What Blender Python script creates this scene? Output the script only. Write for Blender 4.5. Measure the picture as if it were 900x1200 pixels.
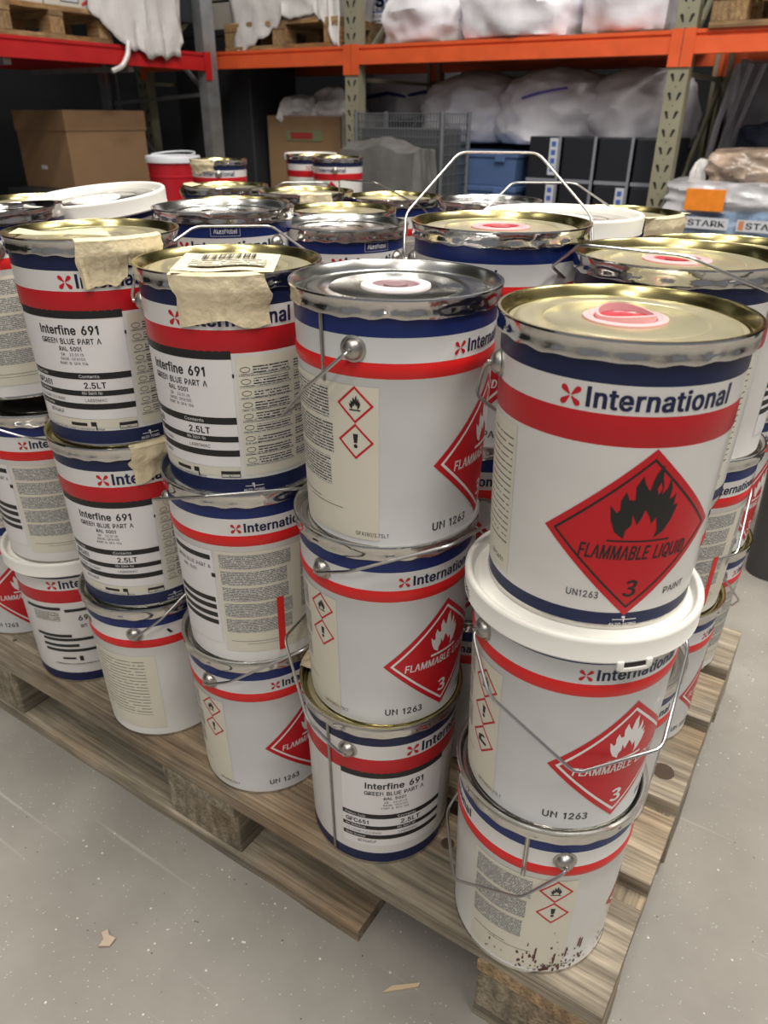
import bpy, bmesh, math, random
from math import sin, cos, pi, radians, sqrt, atan2, floor
from mathutils import Vector, Matrix, noise
random.seed(7)
for _o in list(bpy.data.objects): bpy.data.objects.remove(_o)
S = bpy.context.scene
COL = S.collection
# ------------------------------------------------------------------ camera
cam = bpy.data.cameras.new('camera'); cam.sensor_fit = 'VERTICAL'; cam.sensor_height = 36; cam.sensor_width = 27
cam.lens = 26.03; cam.clip_start = .02
co = bpy.data.objects.new('camera', cam); COL.objects.link(co)
co.matrix_world = (Matrix.Translation((.0399, -.4958, .9852)) @ Matrix.Rotation(radians(32.745), 4, 'Z')
                   @ Matrix.Rotation(radians(90-28.117), 4, 'X') @ Matrix.Rotation(radians(.435), 4, 'Z'))
cam.dof.use_dof = True; cam.dof.focus_distance = .80; cam.dof.aperture_fstop = 8.5
S.camera = co
# ------------------------------------------------------------------ world, lamps, exposure
w = bpy.data.worlds.new('world'); S.world = w; w.use_nodes = True
bgn = w.node_tree.nodes['Background']; bgn.inputs[0].default_value = (.90, .92, 1.0, 1); bgn.inputs[1].default_value = .19
def lamp(loc, size, energy, col=(1, .95, .87), rot=(0, 0, 0)):
    l = bpy.data.lights.new('ceiling_tube', 'AREA'); l.shape = 'RECTANGLE'; l.size, l.size_y = size; l.energy = energy; l.color = col
    o = bpy.data.objects.new('ceiling_tube', l); o.location = loc; o.rotation_euler = rot; COL.objects.link(o)
for x, y, e in ((-.1, -2.1, 48), (1.7, -.6, 66), (-2.4, -1.6, 13), (.6, .9, 96), (-1.1, .9, 88), (2.4, 2.2, 70), (1.0, -4.2, 70)):
    lamp((x, y, 4.6), (.35, 1.6), e)
S.view_settings.view_transform = 'Standard'; S.view_settings.look = 'None'
S.view_settings.gamma = 1; S.view_settings.use_curve_mapping = False
S.view_settings.exposure = 0.32
# ------------------------------------------------------------------ materials
MAT = {}
def nd(t, ty, **k):
    n = t.nodes.new(ty)
    for a, b in k.items(): setattr(n, a, b)
    return n
def mat(name, col, rough=.5, metal=0., bump=0., bscale=60., var=0., vscale=12., coat=0., trans=0., alpha=1., spec=.5):
    if name in MAT: return MAT[name]
    m = bpy.data.materials.new(name); m.use_nodes = True; t = m.node_tree; b = t.nodes['Principled BSDF']
    b.inputs['Base Color'].default_value = (*col, 1); b.inputs['Roughness'].default_value = rough; b.inputs['Metallic'].default_value = metal
    b.inputs['Coat Weight'].default_value = coat; b.inputs['Transmission Weight'].default_value = trans; b.inputs['Alpha'].default_value = alpha
    b.inputs['Specular IOR Level'].default_value = spec
    tc = nd(t, 'ShaderNodeTexCoord')
    if var:
        n = nd(t, 'ShaderNodeTexNoise'); n.inputs['Scale'].default_value = vscale; n.inputs['Detail'].default_value = 6
        t.links.new(tc.outputs['Object'], n.inputs['Vector'])
        r = nd(t, 'ShaderNodeMapRange'); r.inputs[1].default_value = .3; r.inputs[2].default_value = .7; r.inputs[3].default_value = 1-var; r.inputs[4].default_value = 1+var
        t.links.new(n.outputs['Fac'], r.inputs[0])
        mx = nd(t, 'ShaderNodeMix', data_type='RGBA', blend_type='MULTIPLY'); mx.inputs[0].default_value = 1
        mx.inputs[6].default_value = (*col, 1); t.links.new(r.outputs[0], mx.inputs[7]); t.links.new(mx.outputs[2], b.inputs['Base Color'])
        r2 = nd(t, 'ShaderNodeMapRange'); r2.inputs[3].default_value = max(.03, rough-.1); r2.inputs[4].default_value = min(1, rough+.1)
        t.links.new(n.outputs['Fac'], r2.inputs[0]); t.links.new(r2.outputs[0], b.inputs['Roughness'])
    if bump:
        n = nd(t, 'ShaderNodeTexNoise'); n.inputs['Scale'].default_value = bscale; n.inputs['Detail'].default_value = 4
        t.links.new(tc.outputs['Object'], n.inputs['Vector'])
        bp = nd(t, 'ShaderNodeBump'); bp.inputs['Strength'].default_value = bump; bp.inputs['Distance'].default_value = .01
        t.links.new(n.outputs['Fac'], bp.inputs['Height']); t.links.new(bp.outputs[0], b.inputs['Normal'])
    MAT[name] = m; return m
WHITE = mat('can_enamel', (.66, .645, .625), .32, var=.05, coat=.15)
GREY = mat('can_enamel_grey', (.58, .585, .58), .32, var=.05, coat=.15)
CREAM = mat('cream_paper', (.66, .62, .52), .55, var=.04)
PAPER = mat('white_paper', (.74, .72, .72), .5, var=.03)
NAVY = mat('navy_print', (.010, .016, .062), .36, spec=.35)
BLUE = mat('blue_print', (.008, .022, .13), .36, spec=.35)
RED = mat('red_print', (.52, .008, .016), .36, spec=.4)
ORED = mat('bright_red_print', (.66, .016, .016), .36, spec=.4)
BLACK = mat('black_ink', (.008, .008, .009), .45)
DGREY = mat('dark_ink', (.05, .05, .055), .5)
WINK = mat('white_ink', (.75, .73, .72), .4)
TAPE = mat('masking_tape', (.70, .60, .40), .62, bump=.5, bscale=45, var=.08, vscale=30)
GOLD = mat('gold_lacquered_tin', (.50, .435, .20), .24, 1, var=.08, vscale=20)
GOLDI = mat('gold_lid_face', (.70, .645, .44), .30, .75, var=.06, vscale=14)
TIN = mat('bare_tin', (.60, .585, .56), .13, 1, bump=.10, bscale=40, var=.08, vscale=25)
TINI = mat('tin_lid_face', (.70, .70, .67), .22, 1, var=.08, vscale=14)
STEEL = mat('steel_wire', (.46, .455, .45), .3, 1)
EARM = mat('ear_steel', (.42, .40, .37), .35, 1, var=.15)
SEAM = mat('seam_tin', (.33, .31, .28), .4, .8, var=.2, vscale=60)
PINK = mat('pink_plastic', (.70, .40, .41), .38, spec=.4)
PINKD = mat('deep_pink_plastic', (.42, .045, .06), .3)
PALE = mat('pale_plastic', (.78, .72, .74), .35)
WPL = mat('white_plastic', (.80, .78, .73), .38, var=.03)
MUD = mat('red_brown_paint', (.10, .028, .025), .5)
def small_print(name, base, ink, pitch, dens, seed=0., word=520., lo=.28, hi=.80):
    m = bpy.data.materials.new(name); m.use_nodes = True; t = m.node_tree; b = t.nodes['Principled BSDF']; b.inputs['Roughness'].default_value = .5
    uv = nd(t, 'ShaderNodeUVMap'); sp = nd(t, 'ShaderNodeSeparateXYZ'); t.links.new(uv.outputs[0], sp.inputs[0])
    def M(op, a, bb=None):
        n = nd(t, 'ShaderNodeMath', operation=op)
        for i, v in enumerate((a, bb)):
            if v is None: continue
            if isinstance(v, (int, float)): n.inputs[i].default_value = v
            else: t.links.new(v, n.inputs[i])
        return n.outputs[0]
    row = M('DIVIDE', sp.outputs[1], pitch); fr = M('FRACT', row); fl = M('FLOOR', row)
    line = M('MULTIPLY', M('GREATER_THAN', fr, lo), M('LESS_THAN', fr, hi))
    cb = nd(t, 'ShaderNodeCombineXYZ'); t.links.new(M('MULTIPLY', sp.outputs[0], word), cb.inputs[0]); t.links.new(M('MULTIPLY', fl, 17.37), cb.inputs[1]); cb.inputs[2].default_value = seed
    n1 = nd(t, 'ShaderNodeTexNoise'); n1.inputs['Scale'].default_value = 1; n1.inputs['Detail'].default_value = 2; t.links.new(cb.outputs[0], n1.inputs['Vector'])
    ch = M('GREATER_THAN', n1.outputs['Fac'], 1-dens)
    k = M('MULTIPLY', line, ch)
    mx = nd(t, 'ShaderNodeMix', data_type='RGBA'); t.links.new(k, mx.inputs[0]); mx.inputs[6].default_value = (*base, 1); mx.inputs[7].default_value = (*ink, 1)
    t.links.new(mx.outputs[2], b.inputs['Base Color'])
    MAT[name] = m; return m
FINE = small_print('fine_print', (.63, .60, .54), (.05, .05, .05), .0030, .58)
FINEG = small_print('dense_fine_print', (.56, .55, .51), (.06, .06, .06), .0019, .56, 3., 700.)
SPARSE = small_print('sparse_print', (.66, .62, .52), (.09, .085, .08), .0060, .60, 5., 160., .40, .62)
BAR = small_print('bar_code_print', (.70, .66, .54), (.05, .05, .05), .5, .5, 2., 900.)

def wood(name, c1, c2, axis, dirt=.35):
    m = bpy.data.materials.new(name); m.use_nodes = True; t = m.node_tree; b = t.nodes['Principled BSDF']; b.inputs['Roughness'].default_value = .78
    tc = nd(t, 'ShaderNodeTexCoord'); oi = nd(t, 'ShaderNodeObjectInfo')
    ad = nd(t, 'ShaderNodeVectorMath', operation='ADD'); t.links.new(tc.outputs['Object'], ad.inputs[0])
    rv = nd(t, 'ShaderNodeMath', operation='MULTIPLY'); t.links.new(oi.outputs['Random'], rv.inputs[0]); rv.inputs[1].default_value = 13.
    t.links.new(rv.outputs[0], ad.inputs[1])
    mp = nd(t, 'ShaderNodeMapping'); t.links.new(ad.outputs[0], mp.inputs[0])
    mp.inputs['Scale'].default_value = {'x': (1.5, 26, 26), 'y': (26, 1.5, 26)}[axis]
    n = nd(t, 'ShaderNodeTexNoise'); n.inputs['Scale'].default_value = 1.6; n.inputs['Detail'].default_value = 8; n.inputs['Roughness'].default_value = .65; n.inputs['Distortion'].default_value = .6
    t.links.new(mp.outputs[0], n.inputs['Vector'])
    wv = nd(t, 'ShaderNodeTexWave', wave_type='BANDS', bands_direction={'x': 'Y', 'y': 'X'}[axis]); wv.inputs['Scale'].default_value = 14; wv.inputs['Distortion'].default_value = 5; wv.inputs['Detail'].default_value = 3; wv.inputs['Detail Scale'].default_value = .7
    t.links.new(ad.outputs[0], wv.inputs['Vector'])
    cr = nd(t, 'ShaderNodeValToRGB'); cr.color_ramp.elements[0].position = .3; cr.color_ramp.elements[1].position = .7
    cr.color_ramp.elements[0].color = (*c1, 1); cr.color_ramp.elements[1].color = (*c2, 1); t.links.new(n.outputs['Fac'], cr.inputs[0])
    wr = nd(t, 'ShaderNodeMapRange'); wr.inputs[3].default_value = .80; wr.inputs[4].default_value = 1.05; t.links.new(wv.outputs['Fac'], wr.inputs[0])
    m1 = nd(t, 'ShaderNodeMix', data_type='RGBA', blend_type='MULTIPLY'); m1.inputs[0].default_value = 1
    t.links.new(cr.outputs[0], m1.inputs[6]); t.links.new(wr.outputs[0], m1.inputs[7])
    mp3 = nd(t, 'ShaderNodeMapping'); t.links.new(ad.outputs[0], mp3.inputs[0]); mp3.inputs['Scale'].default_value = {'x': (5, 170, 170), 'y': (170, 5, 170)}[axis]
    n3 = nd(t, 'ShaderNodeTexNoise'); n3.inputs['Scale'].default_value = 1.5; n3.inputs['Detail'].default_value = 3; t.links.new(mp3.outputs[0], n3.inputs['Vector'])
    r3 = nd(t, 'ShaderNodeMapRange'); r3.inputs[1].default_value = .3; r3.inputs[2].default_value = .6; r3.inputs[3].default_value = .55; r3.inputs[4].default_value = 1.08; t.links.new(n3.outputs['Fac'], r3.inputs[0])
    m3 = nd(t, 'ShaderNodeMix', data_type='RGBA', blend_type='MULTIPLY'); m3.inputs[0].default_value = 1; t.links.new(m1.outputs[2], m3.inputs[6]); t.links.new(r3.outputs[0], m3.inputs[7])
    n4 = nd(t, 'ShaderNodeTexNoise'); n4.inputs['Scale'].default_value = 2.6; n4.inputs['Detail'].default_value = 4; t.links.new(ad.outputs[0], n4.inputs['Vector'])
    r4 = nd(t, 'ShaderNodeMapRange'); r4.inputs[1].default_value = .5; r4.inputs[2].default_value = .66; r4.inputs[4].default_value = .7; t.links.new(n4.outputs['Fac'], r4.inputs[0])
    m4 = nd(t, 'ShaderNodeMix', data_type='RGBA', blend_type='MULTIPLY'); t.links.new(r4.outputs[0], m4.inputs[0]); t.links.new(m3.outputs[2], m4.inputs[6]); m4.inputs[7].default_value = (1.15, .84, .55, 1); m1 = m4
    n2 = nd(t, 'ShaderNodeTexNoise'); n2.inputs['Scale'].default_value = 5; n2.inputs['Detail'].default_value = 5; t.links.new(ad.outputs[0], n2.inputs['Vector'])
    r2 = nd(t, 'ShaderNodeMapRange'); r2.inputs[1].default_value = .35; r2.inputs[2].default_value = .65; r2.inputs[3].default_value = 1-dirt; r2.inputs[4].default_value = 1.08; t.links.new(n2.outputs['Fac'], r2.inputs[0])
    m2 = nd(t, 'ShaderNodeMix', data_type='RGBA', blend_type='MULTIPLY'); m2.inputs[0].default_value = 1
    t.links.new(m1.outputs[2], m2.inputs[6]); t.links.new(r2.outputs[0], m2.inputs[7]); t.links.new(m2.outputs[2], b.inputs['Base Color'])
    bp = nd(t, 'ShaderNodeBump'); bp.inputs['Strength'].default_value = .5; bp.inputs['Distance'].default_value = .004; t.links.new(n.outputs['Fac'], bp.inputs['Height']); t.links.new(bp.outputs[0], b.inputs['Normal'])
    MAT[name] = m; return m
WOODX = wood('weathered_wood_long', (.19, .155, .11), (.55, .475, .36), 'x', .45)
WOODY = wood('weathered_wood_cross', (.18, .145, .10), (.48, .41, .30), 'y', .4)
WOODW = wood('warm_wood_long', (.22, .13, .055), (.50, .33, .16), 'x')
WOODWY = wood('warm_wood_cross', (.22, .13, .055), (.50, .33, .16), 'y')
def floor_mat():
    m = bpy.data.materials.new('concrete'); m.use_nodes = True; t = m.node_tree; b = t.nodes['Principled BSDF']; b.inputs['Roughness'].default_value = .55
    tc = nd(t, 'ShaderNodeTexCoord')
    n = nd(t, 'ShaderNodeTexNoise'); n.inputs['Scale'].default_value = 2.2; n.inputs['Detail'].default_value = 9; n.inputs['Roughness'].default_value = .65; t.links.new(tc.outputs['Object'], n.inputs['Vector'])
    cr = nd(t, 'ShaderNodeValToRGB'); e = cr.color_ramp.elements; e[0].position = .3; e[1].position = .72
    e[0].color = (.218, .203, .180, 1); e[1].color = (.338, .318, .287, 1); t.links.new(n.outputs['Fac'], cr.inputs[0])
    last = cr.outputs[0]
    def over(fac, col):
        nonlocal last
        mx = nd(t, 'ShaderNodeMix', data_type='RGBA'); t.links.new(fac, mx.inputs[0]); t.links.new(last, mx.inputs[6]); mx.inputs[7].default_value = (*col, 1); last = mx.outputs[2]
    for sc, thr, keep, col in ((70, .11, .72, (.60, .58, .53)), (170, .16, .74, (.46, .44, .40)), (60, .07, .7, (.07, .065, .06))):
        v = nd(t, 'ShaderNodeTexVoronoi'); v.inputs['Scale'].default_value = sc; t.links.new(tc.outputs['Object'], v.inputs['Vector'])
        nn = nd(t, 'ShaderNodeTexNoise'); nn.inputs['Scale'].default_value = 90; nn.inputs['Detail'].default_value = 3; t.links.new(tc.outputs['Object'], nn.inputs['Vector'])
        a = nd(t, 'ShaderNodeMath', operation='LESS_THAN'); t.links.new(v.outputs['Distance'], a.inputs[0]); a.inputs[1].default_value = thr
        sx = nd(t, 'ShaderNodeSeparateColor'); t.links.new(v.outputs['Color'], sx.inputs[0])
        g = nd(t, 'ShaderNodeMath', operation='GREATER_THAN'); t.links.new(sx.outputs[0], g.inputs[0]); g.inputs[1].default_value = keep
        k = nd(t, 'ShaderNodeMath', operation='MULTIPLY'); t.links.new(a.outputs[0], k.inputs[0]); t.links.new(g.outputs[0], k.inputs[1]); over(k.outputs[0], col)
    for ang, sc, thr in ((35, 1.0, .66), (-20, 1.3, .67)):           # pale scuffs dragged across the slab
        mp = nd(t, 'ShaderNodeMapping'); mp.inputs['Rotation'].default_value = (0, 0, radians(ang)); mp.inputs['Scale'].default_value = (.9*sc, 42*sc, 1); t.links.new(tc.outputs['Object'], mp.inputs[0])
        nn = nd(t, 'ShaderNodeTexNoise'); nn.inputs['Scale'].default_value = 1; nn.inputs['Detail'].default_value = 3; t.links.new(mp.outputs[0], nn.inputs['Vector'])
        r = nd(t, 'ShaderNodeMapRange'); r.inputs[1].default_value = thr; r.inputs[2].default_value = thr+.09; r.inputs[4].default_value = .55; t.links.new(nn.outputs['Fac'], r.inputs[0]); over(r.outputs[0], (.52, .5, .47))
    t.links.new(last, b.inputs['Base Color'])
    bp = nd(t, 'ShaderNodeBump'); bp.inputs['Strength'].default_value = .15; bp.inputs['Distance'].default_value = .003; t.links.new(n.outputs['Fac'], bp.inputs['Height']); t.links.new(bp.outputs[0], b.inputs['Normal'])
    return m
CONC = floor_mat()

# ------------------------------------------------------------------ builders
class MB:
    """collects shapes into one mesh with several material slots"""
    def __init__(s): s.v = []; s.f = []; s.m = []; s.uv = []; s.mats = []; s.sm = []
    def slot(s, m):
        if m not in s.mats: s.mats.append(m)
        return s.mats.index(m)
    def add(s, verts, faces, m, uvs=None, smooth=True):
        k = len(s.v); i = s.slot(m); s.v += [tuple(p) for p in verts]
        for f in faces:
            s.f.append([k+a for a in f]); s.m.append(i); s.sm.append(smooth)
            s.uv.append([uvs[a] for a in f] if uvs else None)
    def box(s, a, b, m, bev=0., M=None):
        bm = bmesh.new(); bmesh.ops.create_cube(bm, size=1)
        for v in bm.verts: v.co = Vector([(a[i]+b[i])/2+v.co[i]*(b[i]-a[i]) for i in range(3)])
        if bev: bmesh.ops.bevel(bm, geom=bm.edges[:]+bm.verts[:], offset=bev, segments=2, affect='EDGES', profile=.5)
        if M: bmesh.ops.transform(bm, matrix=M, verts=bm.verts)
        bm.verts.index_update(); s.add([v.co[:] for v in bm.verts], [[v.index for v in f.verts] for f in bm.faces], m, smooth=False); bm.free()
    def lathe(s, prof, mats, n=72, wob=None, cx=0, cy=0, cap=True):
        """prof: (r,z) list; mats: one material per span"""
        rings = []
        V = []
        for k, (r, z) in enumerate(prof):
            ring = []
            for i in range(n):
                a = 2*pi*i/n; rr, zz = (r, z) if not wob else wob(k, a, r, z)
                ring.append(len(V)); V.append((cx+rr*cos(a), cy+rr*sin(a), zz))
            rings.append(ring)
        groups = {}
        for k in range(len(prof)-1):
            mm = mats if not isinstance(mats, list) else mats[min(k, len(mats)-1)]
            for i in range(n):
                j = (i+1) % n
                groups.setdefault(mm, []).append((rings[k][i], rings[k][j], rings[k+1][j], rings[k+1][i]))
        first = mats if not isinstance(mats, list) else mats[0]; lastm = mats if not isinstance(mats, list) else mats[-1]
        if cap:
            groups.setdefault(first, []).append(tuple(reversed(rings[0]))); groups.setdefault(lastm, []).append(tuple(rings[-1]))
        base = len(s.v); s.v += V
        for mm, fs in groups.items():
            i = s.slot(mm)
            for f in fs: s.f.append([base+a for a in f]); s.m.append(i); s.sm.append(len(f) == 4); s.uv.append(None)
    def tube(s, pts, r, m, n=8, rnd=.012, closed=False):
        P = [Vector(p) for p in pts]; Q = []
        if rnd and not closed:
            Q.append(P[0])
            for i in range(1, len(P)-1):
                a, b, c = P[i-1], P[i], P[i+1]; d1 = min(rnd, (a-b).length*.45); d2 = min(rnd, (c-b).length*.45)
                p, q = b+(a-b).normalized()*d1, b+(c-b).normalized()*d2
                for k in range(6): t = k/5; Q.append(p*(1-t)**2+b*2*t*(1-t)+q*t*t)
            Q.append(P[-1])
        else: Q = P
        V = []; F = []; up = None
        for i, p in enumerate(Q):
            d = (Q[min(i+1, len(Q)-1)]-Q[max(i-1, 0)]).normalized()
            if up is None: up = d.orthogonal().normalized()
            up = (up-d*up.dot(d)).normalized(); sd = d.cross(up)
            for k in range(n): a = 2*pi*k/n; V.append(p+up*r*cos(a)+sd*r*sin(a))
        for i in range(len(Q)-1):
            for k in range(n): j = (k+1) % n; F.append((i*n+k, i*n+j, (i+1)*n+j, (i+1)*n+k))
        F.append(tuple(reversed(range(n)))); F.append(tuple(range((len(Q)-1)*n, len(Q)*n)))
        s.add(V, F, m)
    def mesh(s, name):
        me = bpy.data.meshes.new(name); me.from_pydata(s.v, [], s.f)
        for m in s.mats: me.materials.append(m)
        me.polygons.foreach_set('material_index', s.m); me.polygons.foreach_set('use_smooth', s.sm)
        if any(u for u in s.uv):
            l = me.uv_layers.new(name='UVMap')
            for p, u in zip(me.polygons, s.uv):
                if u:
                    for li, q in zip(p.loop_indices, u): l.data[li].uv = q
        me.update()
        if any(s.sm): me.set_sharp_from_angle(angle=radians(38))
        return me
    def build(s, name, parent=None, loc=(0, 0, 0), rot=(0, 0, 0)):
        return link(name, s.mesh(name), parent, loc, rot)
def link(name, me, parent=None, loc=(0, 0, 0), rot=(0, 0, 0)):
    o = bpy.data.objects.new(name, me); COL.objects.link(o); o.location = loc; o.rotation_euler = rot
    if parent: o.parent = parent
    return o
def tag(o, label, cat, group=None):
    o['label'] = label; o['category'] = cat
    if group: o['group'] = group
    return o
def thing(name, label, cat, loc=(0, 0, 0), rz=0, group=None):
    o = bpy.data.objects.new(name, None); o.empty_display_size = .05; COL.objects.link(o); o.location = loc; o.rotation_euler = (0, 0, rz)
    return tag(o, label, cat, group)
def struct(o): o['kind'] = 'structure'; return o

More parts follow.
